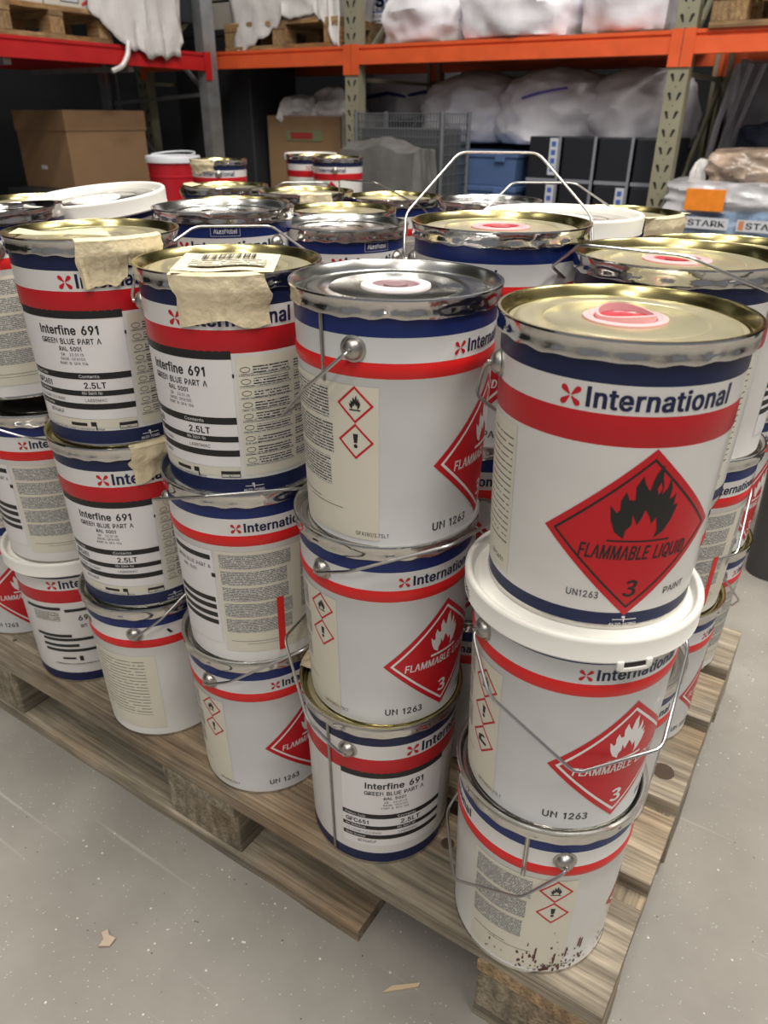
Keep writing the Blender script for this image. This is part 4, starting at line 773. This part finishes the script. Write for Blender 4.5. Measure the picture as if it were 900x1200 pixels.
def beam(a, b, h, m, parent, axis, face, name='beam'):
    """stepped box beam from a to b along axis, bottom at h"""
    P = [(0, 0), (.05, 0), (.05, .093), (.003, .093), (.003, .078), (.012, .074), (.012, .068), (0, .064)]; mb = MB(); V = []
    for t in (a, b):
        for d, z in P: V.append((t, face+d, h+z) if axis == 'x' else (face-d, t, h+z))
    n = len(P); F = [(i, (i+1) % n, n+(i+1) % n, n+i) for i in range(n)]+[tuple(reversed(range(n))), tuple(range(n, 2*n))]
    bm = bmesh.new(); vs = [bm.verts.new(v) for v in V]
    for q in F: bm.faces.new([vs[i] for i in q])
    bmesh.ops.recalc_face_normals(bm, faces=bm.faces[:]); bm.verts.index_update(); mb.add([v.co[:] for v in bm.verts], [[v.index for v in q.verts] for q in bm.faces], m, smooth=False); bm.free()
    for t, sg in ((a, 1), (b, -1)):
        u0, u1 = sorted((t-sg*.045, t+sg*.006))
        if axis == 'x': mb.box((u0, face-.006, h-.05), (u1, face-.0015, h+.097), m)
        else: mb.box((face+.0015, u0, h-.05), (face+.006, u1, h+.097), m)
    mb.build(name, parent)
BZ = 1.240
rack = thing('pallet_rack', 'orange-beamed pallet rack with olive posts along the back of the aisle', 'rack', (0, 0, 0))
for px in (.84, -.96, -2.76, -4.50):
    upright(OLIVE, True, Matrix.Translation((px, RY, 0)), rack)
    upright(OLIVE, True, Matrix.Translation((px, RY+1.0, 0)) @ Matrix.Rotation(pi, 4, 'Z'), rack)
    for z in (.35, 1.17, 1.99): brace((px, RY+.06, z), (px, RY+.94, z), rack, OLIVE)
    for z in (.35, 1.17, 1.99): brace((px, RY+.06, z+.04), (px, RY+.94, z+.78), rack, OLIVE)
for x0, x1 in ((-.96, .84), (-2.76, -.96), (-4.50, -2.76)):
    beam(x0+.047, x1-.047, BZ, ORANGE, rack, 'x', RY-.002); beam(x0+.047, x1-.047, BZ, ORANGE, rack, 'x', RY+.952, 'rear_beam')
lr = thing('pallet_rack', 'red-beamed pallet rack with galvanised posts along the left side', 'rack', (0, 0, 0))
RX = -3.70
for py in (3.34, .62):
    upright(GALV, False, Matrix.Translation((RX, py, 0)) @ Matrix.Rotation(pi/2, 4, 'Z'), lr, wd=.10)
    upright(GALV, False, Matrix.Translation((RX-1.0, py, 0)) @ Matrix.Rotation(-pi/2, 4, 'Z'), lr, wd=.10)
    for z in (.3, 1.1, 1.9): brace((RX-.06, py, z), (RX-.94, py, z+.75), lr, GALV); brace((RX-.94, py, z+.75), (RX-.06, py, z+.8), lr, GALV)
beam(.672, 3.288, 1.222, RRED, lr, 'y', RX+.002); beam(.672, 3.288, 1.222, RRED, lr, 'y', RX-.95, 'rear_beam')
for y in (1.2, 2.0, 2.75): mb = MB(); mb.box((RX-.95, y, 1.195), (RX-.06, y+.04, 1.222), GALV); mb.build('support_bar', lr)

# ------------------------------------------------------------------ goods on and under the racks
def blob(sx, sy, sz, m, seed, amp=.03, fr=6., puff=.55, sag=.15, sub=5, pinch=None, folds=0.):
    """stuffed sack: rounded box, flat underside, creases"""
    bm = bmesh.new(); bmesh.ops.create_cube(bm, size=2); bmesh.ops.subdivide_edges(bm, edges=bm.edges[:], cuts=2**sub//2+3, use_grid_fill=True)
    for v in bm.verts:
        p = v.co.copy(); q = p.normalized()*1.18; p = p.lerp(q, puff)
        k = p.z
        n1 = noise.fractal((p*1.4+Vector((seed, seed*2, 0))), 1, 2, 3); n2 = noise.noise(p*fr*.5+Vector((seed*3, 0, 1)))
        r = 1-abs(noise.noise(Vector((p.x*fr*.35, p.y*fr*.35, p.z*fr*.22))+Vector((seed, 4, 2))))
        d = 1+amp*(n1*.9+n2*.6)+folds*(r**5)*.6
        if pinch: d *= 1-pinch*max(0, p.z)**2*.6
        p = Vector((p.x*d, p.y*d, p.z*(1+amp*n1)));
        if p.z < -.62: p.z = -.62-(p.z+.62)*-.12
        v.co = Vector((p.x*sx/2, p.y*sy/2, (p.z+.66)*sz/1.66-sag*0))
    z0 = min(v.co.z for v in bm.verts)
    bm.verts.index_update(); mb = MB(); mb.add([(v.co.x, v.co.y, v.co.z-z0) for v in bm.verts], [[v.index for v in f.verts] for f in bm.faces], m); bm.free(); return mb
SACK = mat('white_woven_sack', (.80, .79, .85), .55, bump=.5, bscale=11, var=.05)
FILM = mat('white_plastic_film', (.66, .64, .63), .3, bump=.6, bscale=16, var=.06)
FILMG = mat('grey_stretch_film', (.25, .245, .27), .22, bump=.7, bscale=10, var=.15, vscale=4)
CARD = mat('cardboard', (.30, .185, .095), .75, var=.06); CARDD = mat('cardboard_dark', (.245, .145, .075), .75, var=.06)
CHAR = mat('dark_grey_plastic', (.03, .032, .036), .5); BLK = mat('black_plastic', (.012, .014, .02), .4)
SKYB = mat('blue_tub_plastic', (.075, .13, .27), .4, var=.06)
def sack(x, y, z, sx, sy, sz, seed, label, group=None, m=SACK, rz=0, name='stuffed_sack', cat='sack', **k):
    o = blob(sx, sy, sz, m, seed, **k).build(name, None, (x, y, z), (0, 0, rz)); return tag(o, label, cat, group)
def plat(x0, y0, x1, y1, z, label):
    t = thing('storage_crate', label, 'crate', ((x0+x1)/2, (y0+y1)/2, 0)); a, b = (x1-x0)/2, (y1-y0)/2; mb = MB(); mb.box((-a, -b, .1), (a, b, z-.04), CHAR, .01); mb.build('body', t)
    mb = MB(); mb.box((-a-.005, -b-.005, z-.04), (a+.005, b+.005, z), CHAR, .008); mb.build('lid', t)
    for sx in (-1, 1): mb = MB(); mb.box((sx*(a-.06)-.05, -b, 0), (sx*(a-.06)+.05, b, .1), CHAR, .004); mb.build('foot', t)
plat(-2.62, 3.98, -1.05, 4.40, .84, 'dark storage crate in the shadow under the white sacks')
PURP = mat('purple_cord', (.10, .08, .40), .6)
sack(-2.25, 4.12, .842, .58, .56, .345, 3, 'white sack behind the wire mesh crate, leftmost under the orange beam', amp=.10, folds=.12, puff=.85)
b2 = sack(-1.73, 4.06, .842, .56, .56, .35, 8, 'white sack with a purple cord at its neck, middle one under the orange beam', amp=.10, folds=.14, puff=.85)
mb = MB(); mb.tube([(-.10+.05*k, -.300-.004*sin(k*1.3), .235+.014*k-.001*k*k) for k in range(6)], .006, PURP, 6, 0); mb.build('neck_cord', b2)
sack(-1.27, 4.10, .842, .52, .56, .35, 13, 'smooth white sack next to the right olive post, under the orange beam', amp=.08, folds=.08, puff=.8)
for y in (3.62, 3.98, 4.30): pass
deck = thing('wooden_pallet', 'wooden pallet behind the orange beam under the upper white sacks', 'pallet', (0, 0, 0))
for k in range(6): mb = MB(); mb.box((-2.66, 3.55+k*.15, 1.312), (-1.05, 3.66+k*.15, 1.332), WOODW, .002); mb.build('deck_board', deck)
for k in range(3): mb = MB(); mb.box((-2.60+k*.70, 3.55, 1.292), (-2.52+k*.70, 4.42, 1.312), WOODWY, .002); mb.build('stringer_board', deck)
sack(-2.37, 3.90, 1.333, .50, .70, .28, 21, 'white sack on the orange beam beside the olive centre post, lower left one', amp=.07, folds=.05)
sack(-2.38, 3.92, 1.60, .52, .66, .36, 22, 'white sack at the top edge over the leftmost upper sack', amp=.07, folds=.05)
sack(-1.80, 3.86, 1.333, .62, .74, .34, 24, 'big white sack resting on the orange beam, middle of the upper row', amp=.08, folds=.07)
sack(-1.82, 3.88, 1.655, .64, .66, .36, 25, 'white sack at the top edge piled on the big middle sack', amp=.08, folds=.06)
sack(-1.27, 3.88, 1.333, .44, .70, .40, 27, 'white sack on the orange beam next to the right olive post', amp=.05, folds=.05)
sack(-3.1, 4.78, .957, .60, .42, .36, 31, 'white sack with a dark blue strap behind the olive centre post', amp=.1, folds=.1)
plat(-3.42, 4.60, -2.86, 5.0, .955, 'dark crate behind the olive centre post')
mb = MB(); mb.tube([(-3.42, 4.555, 1.10), (-3.2, 4.545, 1.13), (-3.05, 4.545, 1.11), (-2.80, 4.555, 1.15)], .012, mat('blue_strap', (.02, .03, .22), .5), 6, .02)
tag(mb.build('cargo_strap'), 'dark blue strap tied across the white sack behind the centre post', 'strap')

# open carton with white bags
def carton(name, label, x, y, z, sx, sy, sz, rz=0, m=CARD, open_=False, flap=False):
    t = thing(name, label, 'carton', (x, y, z), rz); mb = MB(); q = .006
    if open_:
        mb.box((-sx/2, -sy/2, 0), (sx/2, -sy/2+q, sz), m); mb.box((-sx/2, sy/2-q, 0), (sx/2, sy/2, sz), m); mb.box((-sx/2, -sy/2+q, 0), (-sx/2+q, sy/2-q, sz), m); mb.box((sx/2-q, -sy/2+q, 0), (sx/2, sy/2-q, sz), m); mb.box((-sx/2+q, -sy/2+q, 0), (sx/2-q, sy/2-q, q), m)
    else: mb.box((-sx/2, -sy/2, 0), (sx/2, sy/2, sz), m, .004)
    mb.build('body', t); return t
c = carton('open_carton', 'open cardboard carton filled with white bags, left of the olive centre post', -3.36, 4.06, 0, .60, .56, .985, 0, CARD, True)
mb = MB(); mb.box((-.14, -.286, .84), (.16, -.2805, .90), mat('green_sticker', (.22, .25, .13), .5)); mb.box((-.10, -.2875, .85), (.08, -.2860, .89), mat('red_sticker', (.38, .05, .04), .5)); mb.build('sticker', c)
mb = MB(); mb.box((.3005, -.26, .0), (.304, .10, .99), FILM, 0); mb.build('packing_film', c)
for k, (dx, dy, sx, sy, sz, rz) in enumerate(((-.16, -.08, .26, .34, .17, .5), (.02, .06, .22, .30, .21, -.2), (.15, -.06, .28, .32, .15, .2))):
    sack(-3.36+dx, 4.06+dy, .93, sx, sy, sz, 50+k, ('white bag at the left in the open carton', 'white bag standing up in the middle of the open carton', 'white bag at the right in the open carton')[k], 'white bags in the open carton', FILM, rz, 'plastic_bag', 'bag', amp=.12, folds=.1, puff=.3, pinch=.5)
sb = carton('cardboard_box', 'plain cardboard box filling the bottom of the open carton', -3.36, 4.06, .0065, .56, .52, .92)
# wire mesh crate
t = thing('mesh_crate', 'grey wire mesh crate in front of the white sacks, right of the olive centre post', 'crate', (-2.325, 3.29, 0)); MESH = mat('grey_wire', (.20, .215, .235), .45, .6)
mb = MB(); W, D, Hh = .54, .30, 1.0
for i in range(32): x = -W/2+W*i/31; mb.box((x-.0022, -.002, .05), (x+.0022, .002, Hh), MESH)
for j in range(26): z = .08+(Hh-.08)*j/25; mb.box((-W/2, -.005, z-.0022), (W/2, -.001, z+.0022), MESH)
mb.build('mesh_front', t)
for sx in (-1, 1):
    mb = MB()
    for i in range(12): y = D*i/11; mb.box((sx*W/2-.002, y-.002, .05), (sx*W/2+.002, y+.002, Hh), MESH)
    for j in range(20): z = .08+(Hh-.08)*j/19; mb.box((sx*(W/2+.002)-.002, 0, z-.002), (sx*(W/2+.002)+.002, D, z+.002), MESH)
    mb.build('mesh_side', t)
for x in (-W/2, W/2):
    for y in (0, D): mb = MB(); mb.tube([(x, y, 0), (x, y, Hh+.01)], .012, MESH, 8, 0); mb.build('corner_post', t)
for k in range(5): mb = MB(); mb.box((-W/2+.02, .03+k*.05, .06), (W/2-.02, .05+k*.05, .93), mat('grey_sheet_metal', (.15, .155, .16), .5, .3, var=.1), .003); mb.build('folded_panel', t)
GT = mat('grey_tarpaulin', (.12, .12, .115), .6, bump=.5, bscale=12, var=.1)
o = blob(.46, .24, .86, GT, 61, amp=.06, folds=.08, puff=.25).build('grey_cover', None, (-2.28, 3.12, 0)); tag(o, 'slack grey cover standing in front of the wire mesh crate', 'cover')
mb = MB(); mb.tube([(-.16, -.165, .78), (-.02, -.17, .58), (.08, -.17, .50)], .01, GALV, 6, .01); mb.build('tube_edge', o)
# blue tubs
def tub(z, label, h):
    t = thing('plastic_tub', label, 'tub', (-2.0, 3.76, z)); mb = MB()
    a, b = .235, .15; V = [(-a+.01, -b+.01, 0), (a-.01, -b+.01, 0), (a-.01, b-.01, 0), (-a+.01, b-.01, 0), (-a, -b, h-.03), (a, -b, h-.03), (a, b, h-.03), (-a, b, h-.03)]
    mb.add(V, [(3, 2, 1, 0), (4, 5, 6, 7), (0, 1, 5, 4), (1, 2, 6, 5), (2, 3, 7, 6), (3, 0, 4, 7)], SKYB, smooth=False); mb.build('body', t)
    mb = MB(); mb.box((-a-.008, -b-.008, h-.03), (a+.008, b+.008, h), SKYB, .006); mb.box((-a+.02, -b+.02, h-.002), (a-.02, b-.02, h+.002), SKYB, .002); mb.build('lid', t)
    for sx in (-1, 1): mb = MB(); mb.box((sx*.14-.03, -b-.016, h-.05), (sx*.14+.03, -b-.006, h-.008), SKYB, .003); mb.build('clip', t)
for z, h, l in ((.0, .24, 'blue plastic tub at the foot of the tub stack'), (.243, .20, 'blue plastic tub in the lower half of the tub stack'), (.446, .20, 'blue plastic tub second from the top of the tub stack'), (.649, .17, 'blue plastic tub with lid, topmost of the tub stack under the white sacks')): tub(z, l, h)
# black crates with labels
LBL = mat('white_label', (.55, .57, .62), .45); LBLB = mat('blue_label', (.06, .12, .42), .45)
kk = 0
for tier in range(4):
    for col in range(4):
        x = -1.62+col*.19+(0 if tier < 3 else .0); z = .02+tier*.222
        top = tier == 3
        t = thing('black_crate', f'black crate under the white sacks, {("lowest", "second", "third", "top")[tier]} row, {("first", "second", "third", "fourth")[col]} from the left', 'crate', (x, 3.80, z)); 
        mb = MB(); mb.box((-.088, -.17, 0), (.088, .17, .212), BLK, .006); mb.build('body', t)
        mb = MB(); mb.box((.076, -.1735, .004), (.090, -.1705, .216), mat('grey_edge_strip', (.22, .23, .27), .4)); mb.box((-.09, -.174, -.006), (.09, -.171, .012), mat('grey_edge_strip', (.22, .23, .27), .4)); mb.build('edge_strip', t)
        if (tier, col) in ((3, 0), (2, 2), (2, 0), (1, 1)):
            mb = MB(); mb.box((.03, -.1765, .03), (.075, -.1745, .205), LBL)
            for q in range(4): mb.box((.04, -.1772, .045+q*.04), (.064, -.1764, .07+q*.04), LBLB)
            mb.build('label', t)
# bagged goods on the right, with printed packs and an orange label
PACK = mat('clear_blue_pack', (.26, .36, .50), .18, bump=.8, bscale=22, var=.45, vscale=16); PACKW = mat('pale_pack_film', (.50, .50, .53), .2, bump=.6, bscale=18, var=.25, vscale=9)
PAMB = mat('amber_pack', (.34, .26, .20), .25, bump=.8, bscale=18, var=.5, vscale=9); ORNG = mat('orange_label', (.80, .24, .02), .4, var=.1, vscale=30)
def band(o, w_, d_, z, h, txt=True, n=2):
    for q in range(n):
        x = -w_*.32+q*w_*.42; s = Sheet(lambda u, v, l: (x+u, -d_/2-.03-.0006*l, z+v)); s.poly(rect(0, 0, w_*.36, h), LBL, 1); s.poly(rect(.008, .006, .03, h-.006), mat('orange_block', (.55, .22, .10), .5), 2)
        s.text('STARK', .038, h*.25, h*.5, mat('dark_print', (.04, .06, .14), .5), 2, .015, width=w_*.36-.05); s.mb.build('printed_band', o)
for k in range(3):
    o = sack(-.62, 3.62, .14+k*.155, .60, .44, .17, 70+k, ('blue-and-clear wrapped pack at the foot of the pile by the right olive post', 'blue-and-clear wrapped pack second from below in the pile by the right olive post', 'blue-and-clear wrapped pack with printed bands, just under the orange-labelled one')[k], 'wrapped packs by the right post', PACK, 0, 'wrapped_pack', 'pack', amp=.05, folds=.06, puff=.18)
    band(o, .60, .44, .085 if k == 2 else .05, .05)
o = sack(-.60, 3.62, .60, .62, .44, .13, 75, 'pale clear-wrapped pack with an orange label, beside the right olive post', None, PACKW, 0, 'wrapped_pack', 'pack', amp=.06, folds=.08, puff=.2); mb = MB(); mb.box((-.20, -.262, .012), (-.03, -.254, .105), ORNG, .002); mb.build('orange_label', o)
o = sack(-.55, 3.66, .72, .44, .40, .14, 77, 'brownish see-through bag heaped on top of the wrapped packs', None, PAMB, 0, 'clear_bag', 'bag', amp=.10, folds=.12, puff=.5)
o = sack(-.80, 3.56, .70, .07, .06, .11, 78, 'knotted white plastic bag tip beside the right olive post', None, FILM, 0, 'bag_knot', 'bag', amp=.2, folds=.2, puff=.3, pinch=.9)
o = sack(-.44, 3.98, .74, .52, .30, .22, 79, 'dark navy bag slumped behind the brownish bag', None, mat('navy_fabric', (.012, .018, .04), .7), 0, 'dark_bag', 'bag', amp=.14, folds=.1)
plat(-.72, 3.86, -.05, 4.2, .74, 'dark crate behind the wrapped packs')
mb = MB(); mb.box((-.92, 3.40, 0), (-.30, 3.85, .14), WOODY, .004); tag(mb.build('timber_plinth'), 'low wooden plinth under the wrapped packs', 'plinth')
o = blob(1.3, .55, 1.28, FILMG, 81, amp=.05, folds=.12, puff=.15).build('wrapped_load', None, (-.22, 4.58, 0)); tag(o, 'tall load wrapped in grey stretch film behind the right bay', 'wrapped load')
for k in range(3):
    mb = MB(); mb.tube([(-.86+k*.03, 3.92+k*.05, .70), (-.84+k*.05, 3.94, .95), (-.80+k*.06, 3.96, 1.22)], .016-.002*k, FILMG, 6, .02); tag(mb.build('film_rope'), ('twisted strand of grey film nearest the right olive post', 'twisted strand of grey film, middle of three by the right post', 'twisted strand of grey film farthest from the right post')[k], 'film strand', 'film strands by the right post')
pallet('wooden pallet on the orange beam at the top right corner', (.34, 3.47, 1.333), mats=(WOODW, WOODWY))
# upper left: loads on the two racks
pallet('wooden pallet on the orange beam under the white wrapped load', (-2.86, 3.50, 1.333), mats=(WOODW, WOODWY)).scale = (.72, 1, 1)
def wrapped(label, x, y, z, sx, sy, sz, seed): o = blob(sx, sy, sz, FILM, seed, amp=.035, folds=.05, puff=.10).build('wrapped_load', None, (x, y, z)); return tag(o, label, 'wrapped load')
wrapped('white film-wrapped load on the pallet at the top, left of the olive centre post', -3.28, 3.74, 1.478, .70, .44, .42, 90)
WBOX = mat('white_board', (.58, .55, .49), .6)
def sheet(pts_top, drop, m, name, label, n=26, seed=0, cat='plastic film', ragged=.06, off=(0, 0)):
    """hanging film: polyline of tops, drop per point, folds along its run"""
    V = []; F = []; rows = 14
    for i in range(n+1):
        u = i/n*(len(pts_top)-1); a = min(int(u), len(pts_top)-2); q = u-a
        p = Vector(pts_top[a]).lerp(Vector(pts_top[a+1]), q); d = drop[a]*(1-q)+drop[a+1]*q+ragged*noise.noise((i*.45, seed, 0))
        for j in range(rows+1):
            v = j/rows; f_ = .03*v*noise.noise((i*.55, v*1.2, seed))+.012*noise.noise((i*1.1, v*3, seed+3))
            V.append((p.x+off[0]*f_*1.0, p.y+off[1]*f_, p.z-d*v))
    for i in range(n):
        for j in range(rows): k = i*(rows+1)+j; F.append((k, k+1, k+rows+2, k+rows+1))
    mb = MB(); mb.add(V, F, m); o = mb.build(name); md = o.modifiers.new('thickness', 'SOLIDIFY'); md.thickness = .0015; return tag(o, label, cat)
sheet([(-3.66, 3.50, 1.66), (-3.30, 3.492, 1.66), (-3.02, 3.492, 1.66), (-2.85, 3.50, 1.66)], [.40, .20, .16, .34], FILM, 'plastic_film', 'crumpled white film hanging over the front of the wrapped load by the centre post', 30, 3, off=(0, 1))
for k in range(2):
    t = thing('white_box', ('white box with a round black hand hole, behind the galvanised post', 'white box stacked on the one with the hand hole, at the top edge')[k], 'box', (-3.96, 3.95, 1.478+k*.16)); mb = MB(); mb.box((-.21, -.2, 0), (.21, .2, .145), WBOX, .004); mb.build('body', t)
    mb = MB(); mb.lathe([(.022, 0), (.022, .003)], BLACK, 20); mb.v = [(x+.12, -.2005-z, y+.075) for x, y, z in mb.v]; mb.build('hand_hole', t)
plat(-4.42, 3.72, -3.74, 4.2, 1.476, 'dark crate under the white boxes behind the galvanised post')
t = thing('printed_sack', 'white sack with blue lettering on the rack behind the olive centre post', 'sack', (-2.96, 4.22, 1.333)); blob(.66, .40, .48, SACK, 95, amp=.03, folds=.02, puff=.15).build('body', t)
s = Sheet(lambda x, y, l: (x, -.225-.001*l, y)); BLUEP = mat('blue_sack_print', (.02, .09, .40), .5)
s.text('sup', .02, .235, .085, BLUEP, 1, .03, width=.24); s.poly(rect(-.02, .205, .28, .212), BLUEP, 1); s.poly(rect(-.30, .05, -.12, .24), BLUEP, 1); s.poly(rect(-.12, .04, .0, .09), BLUEP, 1)
for k in range(4): s.poly(rect(.0, .16-k*.025, .08, .166-k*.025), DGREY, 1)
s.mb.build('printed_panel', t)
pallet('wooden pallet on the red beam at the top left, under the labelled white boxes', (-3.72, 1.36, 1.316), mats=(WOODW, WOODWY), rz=pi/2).scale = (1, 1, 1)
HAZ = mat('red_stripe', (.55, .05, .06), .5)
for k in range(4):
    t = thing('white_box', ('labelled white box at the left edge on the red rack', 'labelled white box second from the left on the red rack', 'labelled white box third from the left on the red rack', 'labelled white box beside the white film on the red rack')[k], 'box', (-4.05, 1.55+k*.29, 1.461)); mb = MB(); mb.box((-.3, -.14, 0), (.3, .14, .26), WBOX, .004); mb.build('body', t)
    s = Sheet(lambda x, y, l: (.3+.0008*l, x, y)); s.poly(rect(-.05, .02, .06, .10), DGREY, 1); s.poly(rect(-.045, .025, .055, .095), LBL, 2); s.poly(rect(-.04, .04, .05, .085), DGREY, 3)
    for q in range(4): s.poly([(.075, .01+q*.04), (.125, .03+q*.04), (.125, .045+q*.04), (.075, .025+q*.04)], HAZ, 2)
    s.mb.build('label', t)
o = blob(.60, .62, .42, FILM, 97, amp=.05, folds=.05, puff=.2).build('wrapped_load', None, (-4.06, 2.86, 1.461)); tag(o, 'bulging white film-wrapped load on the red rack above the carton', 'wrapped load')
sheet([(-3.70, 2.50, 1.70), (-3.675, 2.66, 1.70), (-3.66, 2.85, 1.70), (-3.67, 3.06, 1.70), (-3.70, 3.13, 1.70)], [.24, .38, .44, .42, .34], FILM, 'plastic_film', 'white plastic film hanging down over the red beam', 30, 7, off=(1, 0), ragged=.03)
mb = MB(); mb.tube([(-3.672, 2.70, 1.33), (-3.665, 2.68, 1.27), (-3.672, 2.64, 1.215), (-3.69, 2.58, 1.19)], .013, FILM, 6, .02); tag(mb.build('film_strand'), 'twisted white strand of film dangling from the hanging sheet', 'film strand')
pallet('wooden pallet on the red beam beside the galvanised post', (-3.72, 2.64, 1.316), mats=(WOODW, WOODWY), rz=pi/2).scale = (.55, 1, 1)
t = thing('black_box', 'dark box between the white film and the galvanised post', 'box', (-4.0, 3.18, 1.461)); mb = MB(); mb.box((-.25, -.09, 0), (.25, .09, .4), BLK, .005); mb.build('body', t); mb = MB(); mb.box((-.25, -.093, .395), (.25, .093, .41), CHAR, .003); mb.build('lid', t)
# cartons under the red beam
plat(-4.42, 2.3, -3.90, 3.05, .60, 'dark crate under the big cardboard carton')
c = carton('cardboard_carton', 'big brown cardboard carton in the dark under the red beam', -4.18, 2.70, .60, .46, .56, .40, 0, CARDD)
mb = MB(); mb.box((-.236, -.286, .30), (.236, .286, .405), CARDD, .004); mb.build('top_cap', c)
mb = MB(); mb.box((-.05, -.2835, .10), (.0, -.2805, .12), LBL); mb.build('label', c)
# grey bin on the floor at right
t = thing('floor_bin', 'dark grey plastic bin on the floor at the right edge', 'bin', (.19, 1.46, 0)); BIN = mat('bin_plastic', (.055, .055, .058), .55); mb = MB()
def rr(w_, d_, r, z, n=6):
    P = []
    for cx, cy, a0 in ((w_-r, d_-r, 0), (-w_+r, d_-r, 90), (-w_+r, -d_+r, 180), (w_-r, -d_+r, 270)):
        for k in range(n+1): a = radians(a0+90*k/n); P.append((cx+r*cos(a), cy+r*sin(a), z))
    return P
V = rr(.24, .19, .05, 0)+rr(.25, .20, .05, .30)+rr(.235, .185, .045, .30)+rr(.225, .175, .04, .02); n = 28
mb.add(V, [tuple(reversed(range(n)))]+[(L*n+i, L*n+(i+1) % n, (L+1)*n+(i+1) % n, (L+1)*n+i) for L in range(3) for i in range(n)]+[tuple(range(3*n, 4*n))], BIN, smooth=False); mb.build('body', t)
V = rr(.258, .208, .055, .29)+rr(.262, .212, .055, .31)+rr(.235, .185, .045, .312); mb = MB(); mb.add(V, [(L*n+i, L*n+(i+1) % n, (L+1)*n+(i+1) % n, (L+1)*n+i) for L in range(2) for i in range(n)], BIN, smooth=False); mb.build('rim', t)
# litter on the floor
CH_ = mat('paper_litter', (.46, .36, .28), .8)
def litter(name, label, x, y, P, h, m, rz):
    mb = MB(); n = len(P); V = [(a, b, .0005+.004*abs(noise.noise((a*60, b*60, 3)))) for a, b in P]+[(a, b, h+.006*abs(noise.noise((a*60, b*60, 3)))) for a, b in P]
    mb.add(V, [tuple(reversed(range(n))), tuple(range(n, 2*n))]+[(i, (i+1) % n, n+(i+1) % n, n+i) for i in range(n)], m, smooth=False); tag(mb.build(name, None, (x, y, 0), (0, 0, rz)), label, 'litter')
litter('paper_scrap', 'small crumpled tan scrap on the concrete at lower left', -.60, -.185, [(-.010, -.006), (.004, -.010), (.012, -.002), (.004, .004), (.002, .014), (-.006, .012), (-.004, .002)], .003, CH_, .9)
litter('wood_splinter', 'thin pale wood splinter on the concrete in front of the broken pallet board', -.235, -.02, [(-.024, -.002), (.022, -.003), (.026, .001), (-.010, .004)], .003, mat('splinter_wood', (.55, .42, .27), .8), .75)
